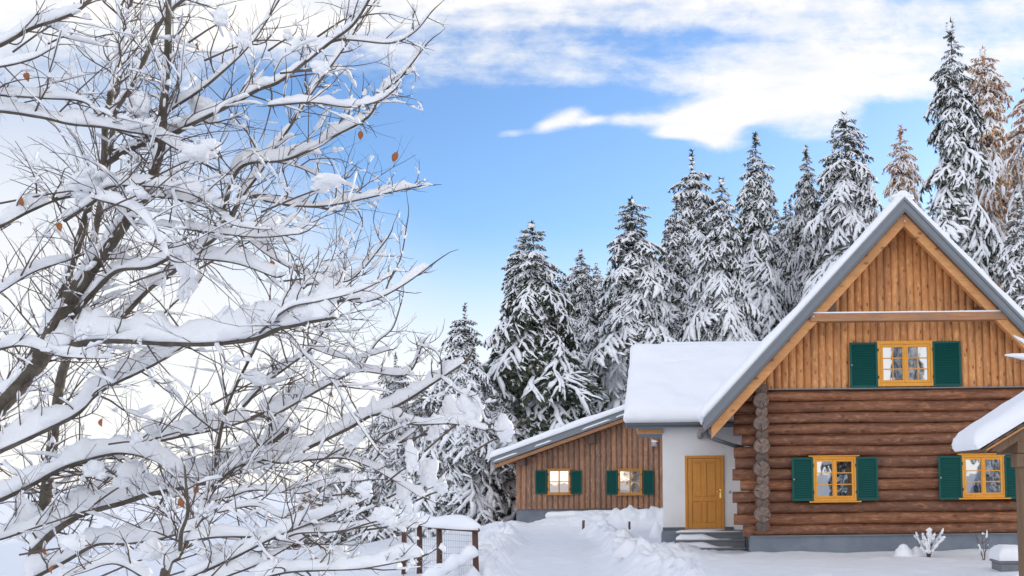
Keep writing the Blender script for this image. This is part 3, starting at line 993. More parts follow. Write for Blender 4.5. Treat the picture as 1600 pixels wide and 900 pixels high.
# snow-buried bench in front of the barn wall
p = P(858, 812, 40.6)
bench = thing('garden_table', 'long low garden table buried under snow in front of the barn', 'table', (p.x, 40.6, gz(p.x, 40.6)))
bzt = P(860, 809, 40.6).z
xq = P(990, 812, 40.6).x
MB().box(p.x, xq, 40.2, 41.0, bzt - .06, bzt).build('tabletop', M['old_wood'], bench, .008)
for x_ in (p.x + .1, xq - .3):
    MB().box(x_, x_ + .12, 40.3, 40.9, bzt - .75, bzt - .062).build('leg', M['old_wood'], bench, .008)
MB().sheet((p.x - .06, 40.12, bzt + .002), (xq - p.x + .1, 0, 0), (0, .95, 0), (0, 0, 1), .27, .16, .12, .04, 31, .05).build('snow', M['snow'], bench)

# ------------------------------------------------------------------ snowy shelter at the right edge
YS = 16.0
t0_ = P(1530, 707, YS)
t1_ = P(1600, 664, YS)
KS = (t1_.z - t0_.z) / (t1_.x - t0_.x)
shel = thing('wooden_shelter', 'open wooden shelter at right edge with thick snow on its sloping roof', 'shelter', (P(1590, 800, YS).x, YS, 0))
XR = t0_.x + 3.0
def sro(x): return t0_.z + KS * (x - t0_.x)
MB().prism([(t0_.x + .07, sro(t0_.x + .07)), (XR, sro(XR)), (XR, sro(XR) - .035), (t0_.x + .07, sro(t0_.x + .07) - .035)][::-1], YS - .1, YS + 1.2).build('roof', M['orange_beam'], shel)
sr = part(shel, 'roof')
sg = MB()
for i in range(16):
    x_ = t0_.x + .02 + i * .19
    sg.prism([(x_, sro(x_) + .012), (x_ + .26, sro(x_ + .26) + .04), (x_ + .26, sro(x_ + .26) + .06), (x_, sro(x_) + .035)][::-1], YS - .14, YS + 1.24)
sg.build('shingles', M['shingle'], sr)
MB().sheet((t0_.x - .06, YS - .17, sro(t0_.x) + .045), (XR - t0_.x, 0, KS * (XR - t0_.x)), (0, 1.4, 0), Vector((-.35, 0, 1)).normalized(), .29, .25, .07, .035, 41, .05).build('snow', M['snow'], sr)
for i in range(4):
    y_ = YS + .02 + i * .34
    x0_ = t0_.x + .22 + .10 * (i % 2)
    MB().prism([(x0_, sro(x0_) - .04), (XR, sro(XR) - .04), (XR, sro(XR) - .20), (x0_ + .12, sro(x0_ + .12) - .20)][::-1], y_, y_ + .10).build('rafter', M['old_wood'], shel, .006)
pxl = P(1594, 740, YS)
zc = sro(pxl.x) - .20
MB().box(pxl.x - .02, pxl.x + .14, YS + .01, YS + 1.15, zc - .20, zc - .01).build('top_plate', M['old_wood'], shel, .008)
MB().box(pxl.x + .0, pxl.x + .19, YS + .06, YS + .25, -.3, zc - .203).build('post', M['old_wood'], shel, .012)
MB().box(pxl.x - .05, pxl.x + .24, YS + .0, YS + .3, zc - .42, zc - .206).build('post_head', M['old_wood'], shel, .012)
MB().box(pxl.x + 2.3, pxl.x + 2.5, YS + .9, YS + 1.09, -.3, sro(pxl.x + 2.4) - .2).build('post', M['old_wood'], shel, .012)

# stone trough
p = P(1577, 884, 20.2)
tr_ = thing('stone_trough', 'square stone trough heaped with snow beside the shelter post', 'trough', (p.x, 20.2, 0))
MB().box(p.x - .24, p.x + .34, 19.95, 20.6, -.25, p.z + .06).box(p.x - .27, p.x + .37, 19.92, 20.63, p.z + .062, p.z + .12).build('basin', M['step'], tr_, .02)
MB().sheet((p.x - .27, 19.9, p.z + .12), (.66, 0, 0), (0, .75, 0), (0, 0, 1), .27, .16, .07, .03, 51, .03).build('snow', M['snow'], tr_)

# ------------------------------------------------------------------ fence
fence_pts = [(743, 18.3), (687, 19.4), (656, 20.3), (632, 21.1)]
tops = [831, 827, 822, 817]
fx = []
fence = thing('wire_fence', 'short wire fence of brown posts under a thick snow-laden rail', 'fence', (P(743, 860, 18.3).x, 18.3, 0))
for (px, Y), py in zip(fence_pts, tops):
    t = P(px, py, Y)
    g = gz(t.x, t.y)
    fx.append(t)
    MB().tube([(t.x + .03 * (px == 743), Y, g - .4), (t.x, Y, (g + t.z) / 2), (t.x - .01, Y, t.z)], .055, 10).build('post', M['post'], fence)
rl = [P(747, 831, 18.2)] + fx[1:] + [P(612, 812, 21.8)]
MB().tube([q + Vector((0, 0, .03)) for q in rl], .04, 8).build('rail', M['post'], fence)
def spline(pts, n_):
    """Catmull-Rom through the points"""
    pts = [np.array(p, float) for p in pts]
    pts = [2 * pts[0] - pts[1]] + pts + [2 * pts[-1] - pts[-2]]
    segs = len(pts) - 3
    out = []
    for q in range(n_):
        t = q / (n_ - 1) * segs
        i = min(int(t), segs - 1)
        t -= i
        a, b_, c, d = pts[i:i + 4]
        out.append(.5 * (2 * b_ + (c - a) * t + (2 * a - 5 * b_ + 4 * c - d) * t * t + (3 * b_ - a - 3 * c + d) * t ** 3))
    return out
sp = spline(rl, 30)
MB().snow([q + np.array((0, 0, .04)) for q in sp], [.09] + [.14 + .02 * math.sin(i) for i in range(28)] + [.08], [.10, .17] + [.23 + .03 * math.sin(i * .7) for i in range(27)] + [.1], 12).build('rail_snow', M['snow'], fence)
lo = [P(745, 866, 18.15), P(715, 884, 17.7), P(680, 904, 17.1), P(610, 948, 16.2)]
MB().tube(lo, .03, 8).build('brace', M['bark'], fence)
sp = spline(lo, 26)
MB().snow([q + np.array((0, 0, .02)) for q in sp], [.06] + [.11 + .015 * math.sin(i * 1.3) for i in range(24)] + [.06], [.08] + [.19 + .035 * math.sin(i * .9) for i in range(24)] + [.08], 12).build('brace_snow', M['snow'], fence)
wm = MB()
a_, b_ = fx[0], fx[3]
for j in range(6):
    wm.tube([(q.x, q.y, gz(q.x, q.y) + .12 + j * (q.z - gz(q.x, q.y) - .2) / 5) for q in fx], .0035, 4)
for i in range(36):
    t = i / 35
    x_, y_ = a_.x + (b_.x - a_.x) * t, a_.y + (b_.y - a_.y) * t
    g = gz(x_, y_)
    wm.tube([(x_, y_, g), (x_, y_, a_.z + (b_.z - a_.z) * t - .05)], .0025, 4)
wm.build('wire_mesh', M['plastic'], fence)

# ------------------------------------------------------------------ small snowy plants by the house
def snowy_shrub(name, label, px, py, Y, h, spread, n_, seed, heavy=1.0):
    p = P(px, py, Y)
    g = gz(p.x, Y)
    t = thing(name, label, 'shrub', (p.x, Y, g))
    rr_ = random.Random(seed)
    st, sn = MB(), MB()
    tufts = []
    for i in range(n_):
        if heavy < .7: sn = MB(); tufts.append(sn)
        a = rr_.uniform(0, 6.28)
        sp_ = spread * rr_.uniform(.2, 1)
        hh = h * rr_.uniform(.55, 1)
        pts = [Vector((p.x + math.cos(a) * sp_ * q ** 1.2, Y + math.sin(a) * sp_ * .7 * q ** 1.2, g - .05 + hh * q)) for q in (0, .3, .6, .85, 1.0)]
        pts = [q + Vector((rr_.uniform(-.02, .02), 0, 0)) for q in pts]
        st.tube(pts, [.009, .008, .007, .005, .003], 5)
        for k in range(3):
            b = pts[rr_.choice((2, 3))]
            e = b + Vector((rr_.uniform(-.15, .15), rr_.uniform(-.1, .1), rr_.uniform(.08, .22)))
            st.tube([b, e], [.005, .002], 4)
        i0 = 1 if heavy > .7 else rr_.choice((1, 2, 2, 3))
        seg = spline(pts[i0:rr_.choice((4, 5))] if i0 < 3 else pts[i0:], 12)
        lo_ = rr_.randint(0, 5)
        seg = seg[lo_:lo_ + rr_.randint(4, 7)] if heavy < .7 or i % 3 == 0 else seg
        wv = [heavy * rr_.uniform(.012, .042) for _ in seg]
        wv[0] *= .4; wv[-1] *= .4
        sn.tube(seg, wv, 7)
        for q in range(3 if heavy > .7 else 1):
            b = Vector(seg[rr_.randrange(len(seg))])
            sn.ball(b, rr_.uniform(.02, .06) * heavy, .04 * heavy, rr_.uniform(.02, .06) * heavy, i * 5 + q, 8, 6, .35, .9)
    st.build('stems', M['twig'], t)
    for q in (tufts or [sn]): q.build('snow', M['snow'], t)
    return t


snowy_shrub('snowy_shrub', 'bushy twig shrub caked in snow under the right of the lower windows', 1450, 868, 23.6, .72, .50, 26, 3)
snowy_shrub('snowy_shrub', 'thin sparse twig shrub with snow clumps near the shelter post', 1537, 866, 22.6, .95, .28, 5, 9, .62)


def mound(name, label, px, py, Y, rx, rz, seed, stake=0.0, cat='snow mound'):
    p = P(px, py, Y)
    g = gz(p.x, Y)
    rr_ = random.Random(seed)
    mb = MB()
    n_, k = 9, 16
    vs, fs = [], []
    for i in range(n_ + 1):
        t = i / n_
        rad = rx * (1.25 * (1 - t) ** .8 if t > .25 else 1.25 * (1 - t) ** .8 + (0.25 - t) * .9)
        rad = max(rad, .02) * (1 + .1 * math.sin(i * 1.7 + seed))
        zz = rz * (1 - (1 - t) ** 1.6) if t < 1 else rz
        for j in range(k):
            a = 6.283 * j / k
            vs.append((p.x + math.cos(a) * rad * (1 + .12 * math.sin(2 * a + seed) + .07 * math.sin(5 * a + i)), Y + math.sin(a) * rad, g - .06 + zz))
    for i in range(n_):
        for j in range(k):
            fs.append((i * k + j, i * k + (j + 1) % k, (i + 1) * k + (j + 1) % k, (i + 1) * k + j))
    fs.append(tuple(n_ * k + j for j in range(k)))
    mb.add(vs, fs, True)
    t = thing(name, label, cat, (p.x, Y, g))
    mb.build('snow', M['snow'], t)
    if stake:
        MB().tube([(p.x + .03, Y - .05, g), (p.x + .035, Y - .05, g + rz + stake)], .035, 8).build('stake', M['post'], t)
    return t


mound('snow_mound', 'low rounded snow heap left of the bushy shrub at the plinth', 1412, 866, 23.9, .20, .34, 2)
mound('snow_mound', 'smaller snow heap touching the bushy shrub at the plinth', 1432, 866, 24.0, .18, .28, 5)
mound('garden_stake', 'brown stake standing in a pointed snow cone left of the porch steps', 982, 842, 31.0, .20, .40, 3, .14, 'stake')
mound('snow_mound', 'tall snow-capped stump at the corner of the white entrance wing', 1026, 828, 32.5, .22, .58, 4)
p = P(911, 818, 37.6)
tag(MB().tube([(p.x, 37.6, gz(p.x, 37.6) - .2), (p.x + .02, 37.6, p.z + .12)], .05, 8).build('short_stake', M['dark_wood']), 'short dark stake poking from the snow in front of the barn table', 'stake')

# ------------------------------------------------------------------ conifers
def strand(pts, wid, hei, K=5):
    pts = np.asarray(pts)
    n_ = len(pts)
    tg = np.gradient(pts, axis=0)
    tg /= np.linalg.norm(tg, axis=1, keepdims=True) + 1e-9
    sd_ = np.cross(tg, np.array((0, 0, 1.0)))
    sd_ /= np.linalg.norm(sd_, axis=1, keepdims=True) + 1e-9
    up = np.cross(sd_, tg)
    out = []
    for a in np.linspace(0, 2 * math.pi, K, endpoint=False) + .3:
        c, q = math.cos(a), math.sin(a)
        out.append(pts + sd_ * (c * wid)[:, None] + up * ((q if q > 0 else .25 * q) * hei + .35 * hei)[:, None])
    Vv = np.stack(out, 1).reshape(-1, 3)
    fs = []
    for i in range(n_ - 1):
        for j in range(K):
            fs.append((i * K + j, i * K + (j + 1) % K, (i + 1) * K + (j + 1) % K, (i + 1) * K + j))
    return Vv, np.array(fs)


def make_bough(rg, nbr, droop, snow_amt, needle_len, dens, frost=.3, wide=1.0, hang=1.0):
    """unit-length bough along +x: returns snow (verts, quads) and needles (verts, tris)"""
    SV, SQ, NV, NTr, FV, FT = [], [], [], [], [], []
    so = no = fo = 0

    def add_strand(p0, d, L, wmax, nseg, drp, sm=1.0):
        nonlocal so, no, fo
        wmax = wmax * wide
        t = np.linspace(0, 1, nseg)
        pts = p0[None] + d[None] * (t * L)[:, None]
        pts[:, 2] += -drp * L * t ** 1.8 + rg.normal(0, .012 * L, nseg)
        pts[:, 1] += rg.normal(0, .02 * L, nseg)
        if L > .99 or rg.random() < snow_amt * sm:
            a = 0 if rg.random() < .6 else int(rg.integers(0, 2))
            e = nseg - (0 if rg.random() < .75 else 1)
            q = pts[a:e]
            if len(q) >= 3:
                k = len(q)
                prof = np.sin(np.linspace(.25, math.pi - .18, k)) ** .6 * rg.uniform(.6, 1.35, k)
                wv = wmax * prof
                v_, f_2 = strand(q + np.array((0, 0, .01)), wv, wv * rg.uniform(.85, 1.25))
                SV.append(v_); SQ.append(f_2 + so); so += len(v_)
        # needles: short blades along both sides and hanging below
        nn = max(4, int(dens * L))
        tt = rg.random(nn)
        idx = np.clip((tt * (nseg - 1)).astype(int), 0, nseg - 2)
        fr = (tt * (nseg - 1) - idx)[:, None]
        b = pts[idx] * (1 - fr) + pts[idx + 1] * fr
        dirn = d / np.linalg.norm(d)
        sdv = np.cross(dirn, (0, 0, 1.0)); sdv /= np.linalg.norm(sdv) + 1e-9
        ang = rg.uniform(-1.0, 1.0, nn)
        o = sdv[None] * (np.sign(ang) * (.35 + .65 * np.abs(ang)))[:, None] + dirn[None] * rg.uniform(.2, .9, nn)[:, None] + np.array((0, 0, -1.0))[None] * (hang * rg.uniform(.1, 1.1, nn))[:, None]
        o /= np.linalg.norm(o, axis=1, keepdims=True)
        ln = needle_len * rg.uniform(.6, 1.3, nn)[:, None]
        wv = np.cross(o, rg.normal(size=(nn, 3))); wv /= np.linalg.norm(wv, axis=1, keepdims=True) + 1e-9
        wd_ = needle_len * .22
        v0, v1, v2 = b - wv * wd_, b + wv * wd_, b + o * ln
        fz = rg.random(nn) < frost
        for sel, LV, LT in ((~fz, NV, NTr), (fz, FV, FT)):
            k_ = int(sel.sum())
            if k_:
                up_ = np.array((0, 0, .02)) if LV is FV else 0
                LV.append(np.stack([v0[sel] + up_, v1[sel] + up_, v2[sel] + up_ * .5], 1).reshape(-1, 3))
        if not fz.all(): NTr.append(np.arange(int((~fz).sum()) * 3).reshape(-1, 3) + no); no += int((~fz).sum()) * 3
        if fz.any(): FT.append(np.arange(int(fz.sum()) * 3).reshape(-1, 3) + fo); fo += int(fz.sum()) * 3
        return pts
    spine = add_strand(np.zeros(3), np.array((1.0, 0, 0)), 1.0, .062, 11, droop)
    for i in range(nbr):
        t = .16 + .80 * (i + rg.uniform(0, .6)) / nbr
        s = 1 if i % 2 else -1
        k = t * 10
        a = int(min(k, 9)); p0 = spine[a] * (1 - (k - a)) + spine[a + 1] * (k - a)
        L = (.36 * (1 - t) ** .7 + .12) * rg.uniform(.75, 1.2)
        an = s * rg.uniform(.50, .95)
        d = np.array((math.cos(an), math.sin(an), -droop * .5 * t - rg.uniform(.12, .75)))
        pts = add_strand(p0, d, L, .058 * rg.uniform(.6, 1.4), 6, droop * 1.2, .96)
        if L > .3:
            for s2 in (-1, 1):
                an2 = an + s2 * .8
                add_strand(pts[2 + (s2 > 0)], np.array((math.cos(an2), math.sin(an2), -.3 * rg.random())), L * .45, .055, 4, droop, .9)
    sv_ = np.concatenate(SV)
    return (np.concatenate([sv_] + FV), np.concatenate(SQ), (np.concatenate(FT) + len(sv_)) if FT else np.zeros((0, 3), int)), (np.concatenate(NV), np.concatenate(NTr))


def bough_set(seed, nbr, droop, snow_amt, nl, dens, k=10, **kw):
    rg = np.random.default_rng(seed)
    return [make_bough(rg, nbr, droop * rg.uniform(.7, 1.3), snow_amt, nl, dens, **kw) for _ in range(k)]


BIG = bough_set(1, 18, .42, .93, .062, 165, k=12, frost=.30, wide=.60)
SMALL = bough_set(2, 7, .36, .95, .15, 66, frost=.32, wide=.80)
DARK = bough_set(4, 17, .55, .60, .095, 200, frost=.10, wide=.50, hang=2.2)
LARCH = bough_set(3, 12, .55, .50, .065, 130, frost=.3, wide=.6)


def make_conifer(seed, H=16.0, R0=2.6, z0=.06, gap=.36, shape=.85, big=BIG, small=SMALL, tip_bare=.0, low_droop=.55, fat=1.0):
    """returns meshes (trunk, crown, snow) for a conifer of height H standing on the origin"""
    rg = np.random.default_rng(seed)
    sv, sq, st_, nv, nt = [], [], [], [], []
    so = no = 0
    z = H * z0
    bend = rg.normal(0, .12, 2)
    an = rg.uniform(0, 6.28)
    ph0 = rg.uniform(0, 6.28)
    while z < H * (.985 - tip_bare):
        s = z / H
        rad = R0 * ((1 - s) ** shape) * (0.62 + .38 * min(1, s / .10)) * (1 + .13 * math.sin(z * 1.9 + ph0) + .09 * math.sin(z * 4.3 + 2 * ph0)) + .06
        nb = max(4, int(round(6.4 * (1 - .3 * s))))
        for k in range(nb):
            an += 6.283 / nb + rg.normal(0, .22)
            L = rad * rg.uniform(.70, 1.12) * (1 + .12 * math.sin(an + ph0))
            if rg.random() < .06: L *= .55
            (v, q, ft), (u, t) = (big if L > 1.5 else small)[rg.integers(0, 10)]
            pitch = .60 * max(0, s - .84) / .16 - (.30 + low_droop * (1 - s) ** .6) * rg.uniform(.75, 1.2)
            ca, sa, cp, sp_ = math.cos(an), math.sin(an), math.cos(pitch), math.sin(pitch)
            roll = rg.normal(0, .18)
            cr, sr_ = math.cos(roll), math.sin(roll)
            Rm = np.array(((ca, -sa, 0), (sa, ca, 0), (0, 0, 1))) @ np.array(((cp, 0, -sp_), (0, 1, 0), (sp_, 0, cp))) @ np.array(((1, 0, 0), (0, cr, -sr_), (0, sr_, cr)))
            base = np.array((bend[0] * s * s, bend[1] * s * s, z + rg.uniform(-.12, .12)))
            scl = np.array((L, L, L * 1.0 * fat))
            scs = scl * np.array((1, 1.0, 1))
            sv.append((v * scs) @ Rm.T + base); sq.append(q + so); st_.append(ft + so); so += len(v)
            nv.append((u * scl) @ Rm.T + base); nt.append(t + no); no += len(u)
        z += gap * (1 - .5 * s) * rg.uniform(.85, 1.15)
    # leader: a spike of needles with clots of snow
    lead = MB()
    ztop = H
    for k in range(5):
        zz = H * (.985 - tip_bare) + (ztop - H * (.985 - tip_bare)) * k / 5
        a = rg.uniform(0, 6.28)
        if k < 4: lead.ball((bend[0] + math.cos(a) * .05, bend[1] + math.sin(a) * .05, zz), .10, .10, .11, k, 7, 5, .3, .8)
    Vs = np.concatenate(sv + [np.array(lead.v)]); Qs = np.concatenate(sq + [np.array(lead.f) + so])
    ln = []
    for k in range(70):
        zz = H * (.96 - tip_bare) + (H - H * (.96 - tip_bare)) * rg.random()
        a = rg.uniform(0, 6.28)
        b = np.array((bend[0], bend[1], zz))
        o = np.array((math.cos(a) * .17, math.sin(a) * .17, rg.uniform(-.05, .2)))
        w_ = np.array((-math.sin(a) * .04, math.cos(a) * .04, .03))
        ln += [b - w_, b + w_, b + o]
    nv.append(np.array(ln)); nt.append(np.arange(210).reshape(-1, 3) + no)
    tk = MB().tube([(bend[0] * q * q, bend[1] * q * q, H * q) for q in np.linspace(-.06, .995, 12)], [max(.015, H * .0115 * (1 - max(q, 0)) + .01) for q in np.linspace(-.06, .995, 12)], 9)
    me_t = bpy.data.meshes.new('trunk'); me_t.from_pydata(tk.v, [], tk.f); me_t.polygons.foreach_set('use_smooth', tk.sm)
    return me_t, npmesh('crown', np.concatenate(nv), None, np.concatenate(nt), False), npmesh('snow', Vs, Qs, np.concatenate(st_))


SPRUCE = [make_conifer(11, R0=4.4, gap=.46, shape=.74, low_droop=.42), make_conifer(12, R0=4.4, gap=.50, shape=.82, low_droop=.52),
          make_conifer(13, R0=4.4, shape=.66, gap=.72, low_droop=.26, big=DARK), make_conifer(14, R0=4.4, shape=.72, tip_bare=.06, gap=.60, low_droop=.36),
          make_conifer(15, R0=4.4, gap=.56, shape=.86, low_droop=.56), make_conifer(16, R0=4.4, gap=.54, shape=.64, low_droop=.46)]
LARCHT = [make_conifer(21, R0=4.4, shape=.7, gap=.6, big=LARCH, low_droop=.35), make_conifer(22, R0=4.4, shape=.62, gap=.58, big=LARCH, low_droop=.6)]
for q in SPRUCE:
    q[0].materials.append(M['trunk']); q[1].materials.append(M['needle']); q[2].materials.append(M['snow_fine'])
for q in LARCHT:
    q[0].materials.append(M['trunk']); q[1].materials.append(M['larch']); q[2].materials.append(M['snow_fine'])


def conifer(px, py, Y, hw, v, label, larch=False, lean=0.0, group=None, xyz=None, rot=None):
    """a conifer whose tip shows at (px, py) and whose crown is about hw pixels wide each side, Y metres off"""
    if xyz:
        x, y, h, wd_ = xyz
        g = gz(x, y)
        sz, sx = h / 16, wd_
    else:
        t = P(px, py, Y)
        x, y = t.x, Y
        g = gz(x, y)
        sz = (t.z - g) / 16
        sx = 1.95 * hw * Y / F_PX / 4.4
    o = thing('larch_tree' if larch else 'spruce_tree', label, 'larch' if larch else 'spruce', (x, y, g), group)
    o.scale = (sx, sx, sz)
    o.rotation_euler = (0, R(lean), rot if rot is not None else random.uniform(0, 6.28))
    for nm, me in zip(('trunk', 'crown', 'snow'), (LARCHT if larch else SPRUCE)[v]):
        c = bpy.data.objects.new(nm, me)
        COL.objects.link(c)
        c.parent = o
    return o


G = 'snowy conifers behind the houses'
for a in (
    (618, 550, 60, 58, 3, 'slim snowy spruce standing alone leftmost, half hidden by twigs'),
    (722, 474, 45, 72, 3, 'lopsided spruce with bare spike leader left of the barn roof'),
    (818, 362, 58, 90, 0, 'snowy spruce peeking out behind left of the darkest spruce'),
    (850, 350, 49, 104, 2, 'dark green spruce with arching snow-lined boughs above the barn roof'),
    (912, 392, 66, 62, 0, 'small brownish spruce tip right of the darkest spruce'),
    (990, 312, 52, 96, 5, 'broad snowy spruce rising behind left end of the white wing roof'),
    (1052, 302, 58, 76, 4, 'snow-plastered spruce left of the tall spiky one above the wing roof'),
    (1084, 232, 66, 86, 3, 'tall spiky spruce behind the middle of the white wing roof'),
    (1130, 282, 52, 84, 0, 'thickly snowed spruce touching right part of the white wing roof'),
    (1180, 207, 60, 92, 4, 'tall pointed spruce halfway between wing roof ridge and gable peak'),
    (1224, 318, 70, 50, 0, 'narrow hazy spruce filling the gap right of the tall pointed one'),
    (1262, 230, 62, 70, 1, 'narrow spruce left of the twin-topped one above the gable slope'),
    (1322, 177, 57, 96, 5, 'wide snow-heavy spruce just left of the gable peak'),
    (1302, 205, 61, 66, 3, 'second top close behind the wide spruce left of the gable peak'),
    (1489, 40, 50, 118, 4, 'tallest spruce of all, right of the gable peak'),
    (1586, 300, 46, 84, 1, 'snow-covered spruce at right edge under the golden larch'),
):
    conifer(*a, group=G)
conifer(1404, 196, 66, 66, 0, 'golden brown larch with snow, directly behind the gable peak', True, group='golden larches')
conifer(1562, 58, 62, 92, 1, 'golden larch with drooping tip at top right corner', True, -3, group='golden larches')
conifer(1618, 105, 56, 100, 0, 'pale snowed larch cut off by right edge', True, group='golden larches')
# lower trees left of the barn and on the slope
for a in (
    (775, 560, 47, 66, 1, 'dense dark spruce squeezed beside the left end of the barn'),
    (690, 640, 52, 62, 0, 'snowy spruce low behind the fence posts'),
    (655, 600, 66, 60, 2, 'snowy spruce behind the twigs, right of the slim lone spruce'),
    (585, 690, 70, 62, 0, 'small snowy spruce low behind the twigs, left of the fence'),
    (530, 715, 85, 58, 1, 'small distant spruce low among the foreground twigs'),
):
    conifer(*a, group=G)
conifer(500, 735, 92, 60, 0, 'tiny golden larch far down the slope behind the twigs', True, group='golden larches')
conifer(645, 660, 78, 66, 1, 'small pale larch low between the twigs and the fence', True, group='golden larches')
# the forest's second and third rows, glimpsed between the front trees
GF = 'forest rows seen through gaps between the front conifers'
k = 0
rf_ = random.Random(5)
for row, (Y, n_, x0_, x1_, hh) in enumerate(((68, 15, -10, 36, 19), (84, 13, -11, 46, 20), (98, 13, -13, 56, 19))):
    for i in range(n_):
        x_ = x0_ + (x1_ - x0_) * (i + rf_.uniform(.15, .85)) / n_
        conifer(0, 0, 0, 0, rf_.randrange(6), 'snowy spruce glimpsed in the gaps behind the front row of trees', group=GF,
                xyz=(x_, Y + rf_.uniform(-3, 3), (hh - 4 + 7 * max(0, min(1, (x_ + 6) / 30))) * rf_.uniform(.8, .98), rf_.uniform(.95, 1.25)))
# trees across the yard, seen only as reflections in the panes
for i, (x_, y_, h_) in enumerate(((1, -14, 13), (5.5, -17, 16), (10, -13, 12), (15, -18, 17), (20, -15, 14), (-5, -20, 15), (25, -22, 18))):
    conifer(0, 0, 0, 0, i % 3, 'dark spruce across the yard mirrored in the house windows', group='spruces mirrored in the window panes', xyz=(x_, y_, h_, .7))

#TREE#
# ------------------------------------------------------------------ bare snow-laden trees in the foreground
YT = 4.4
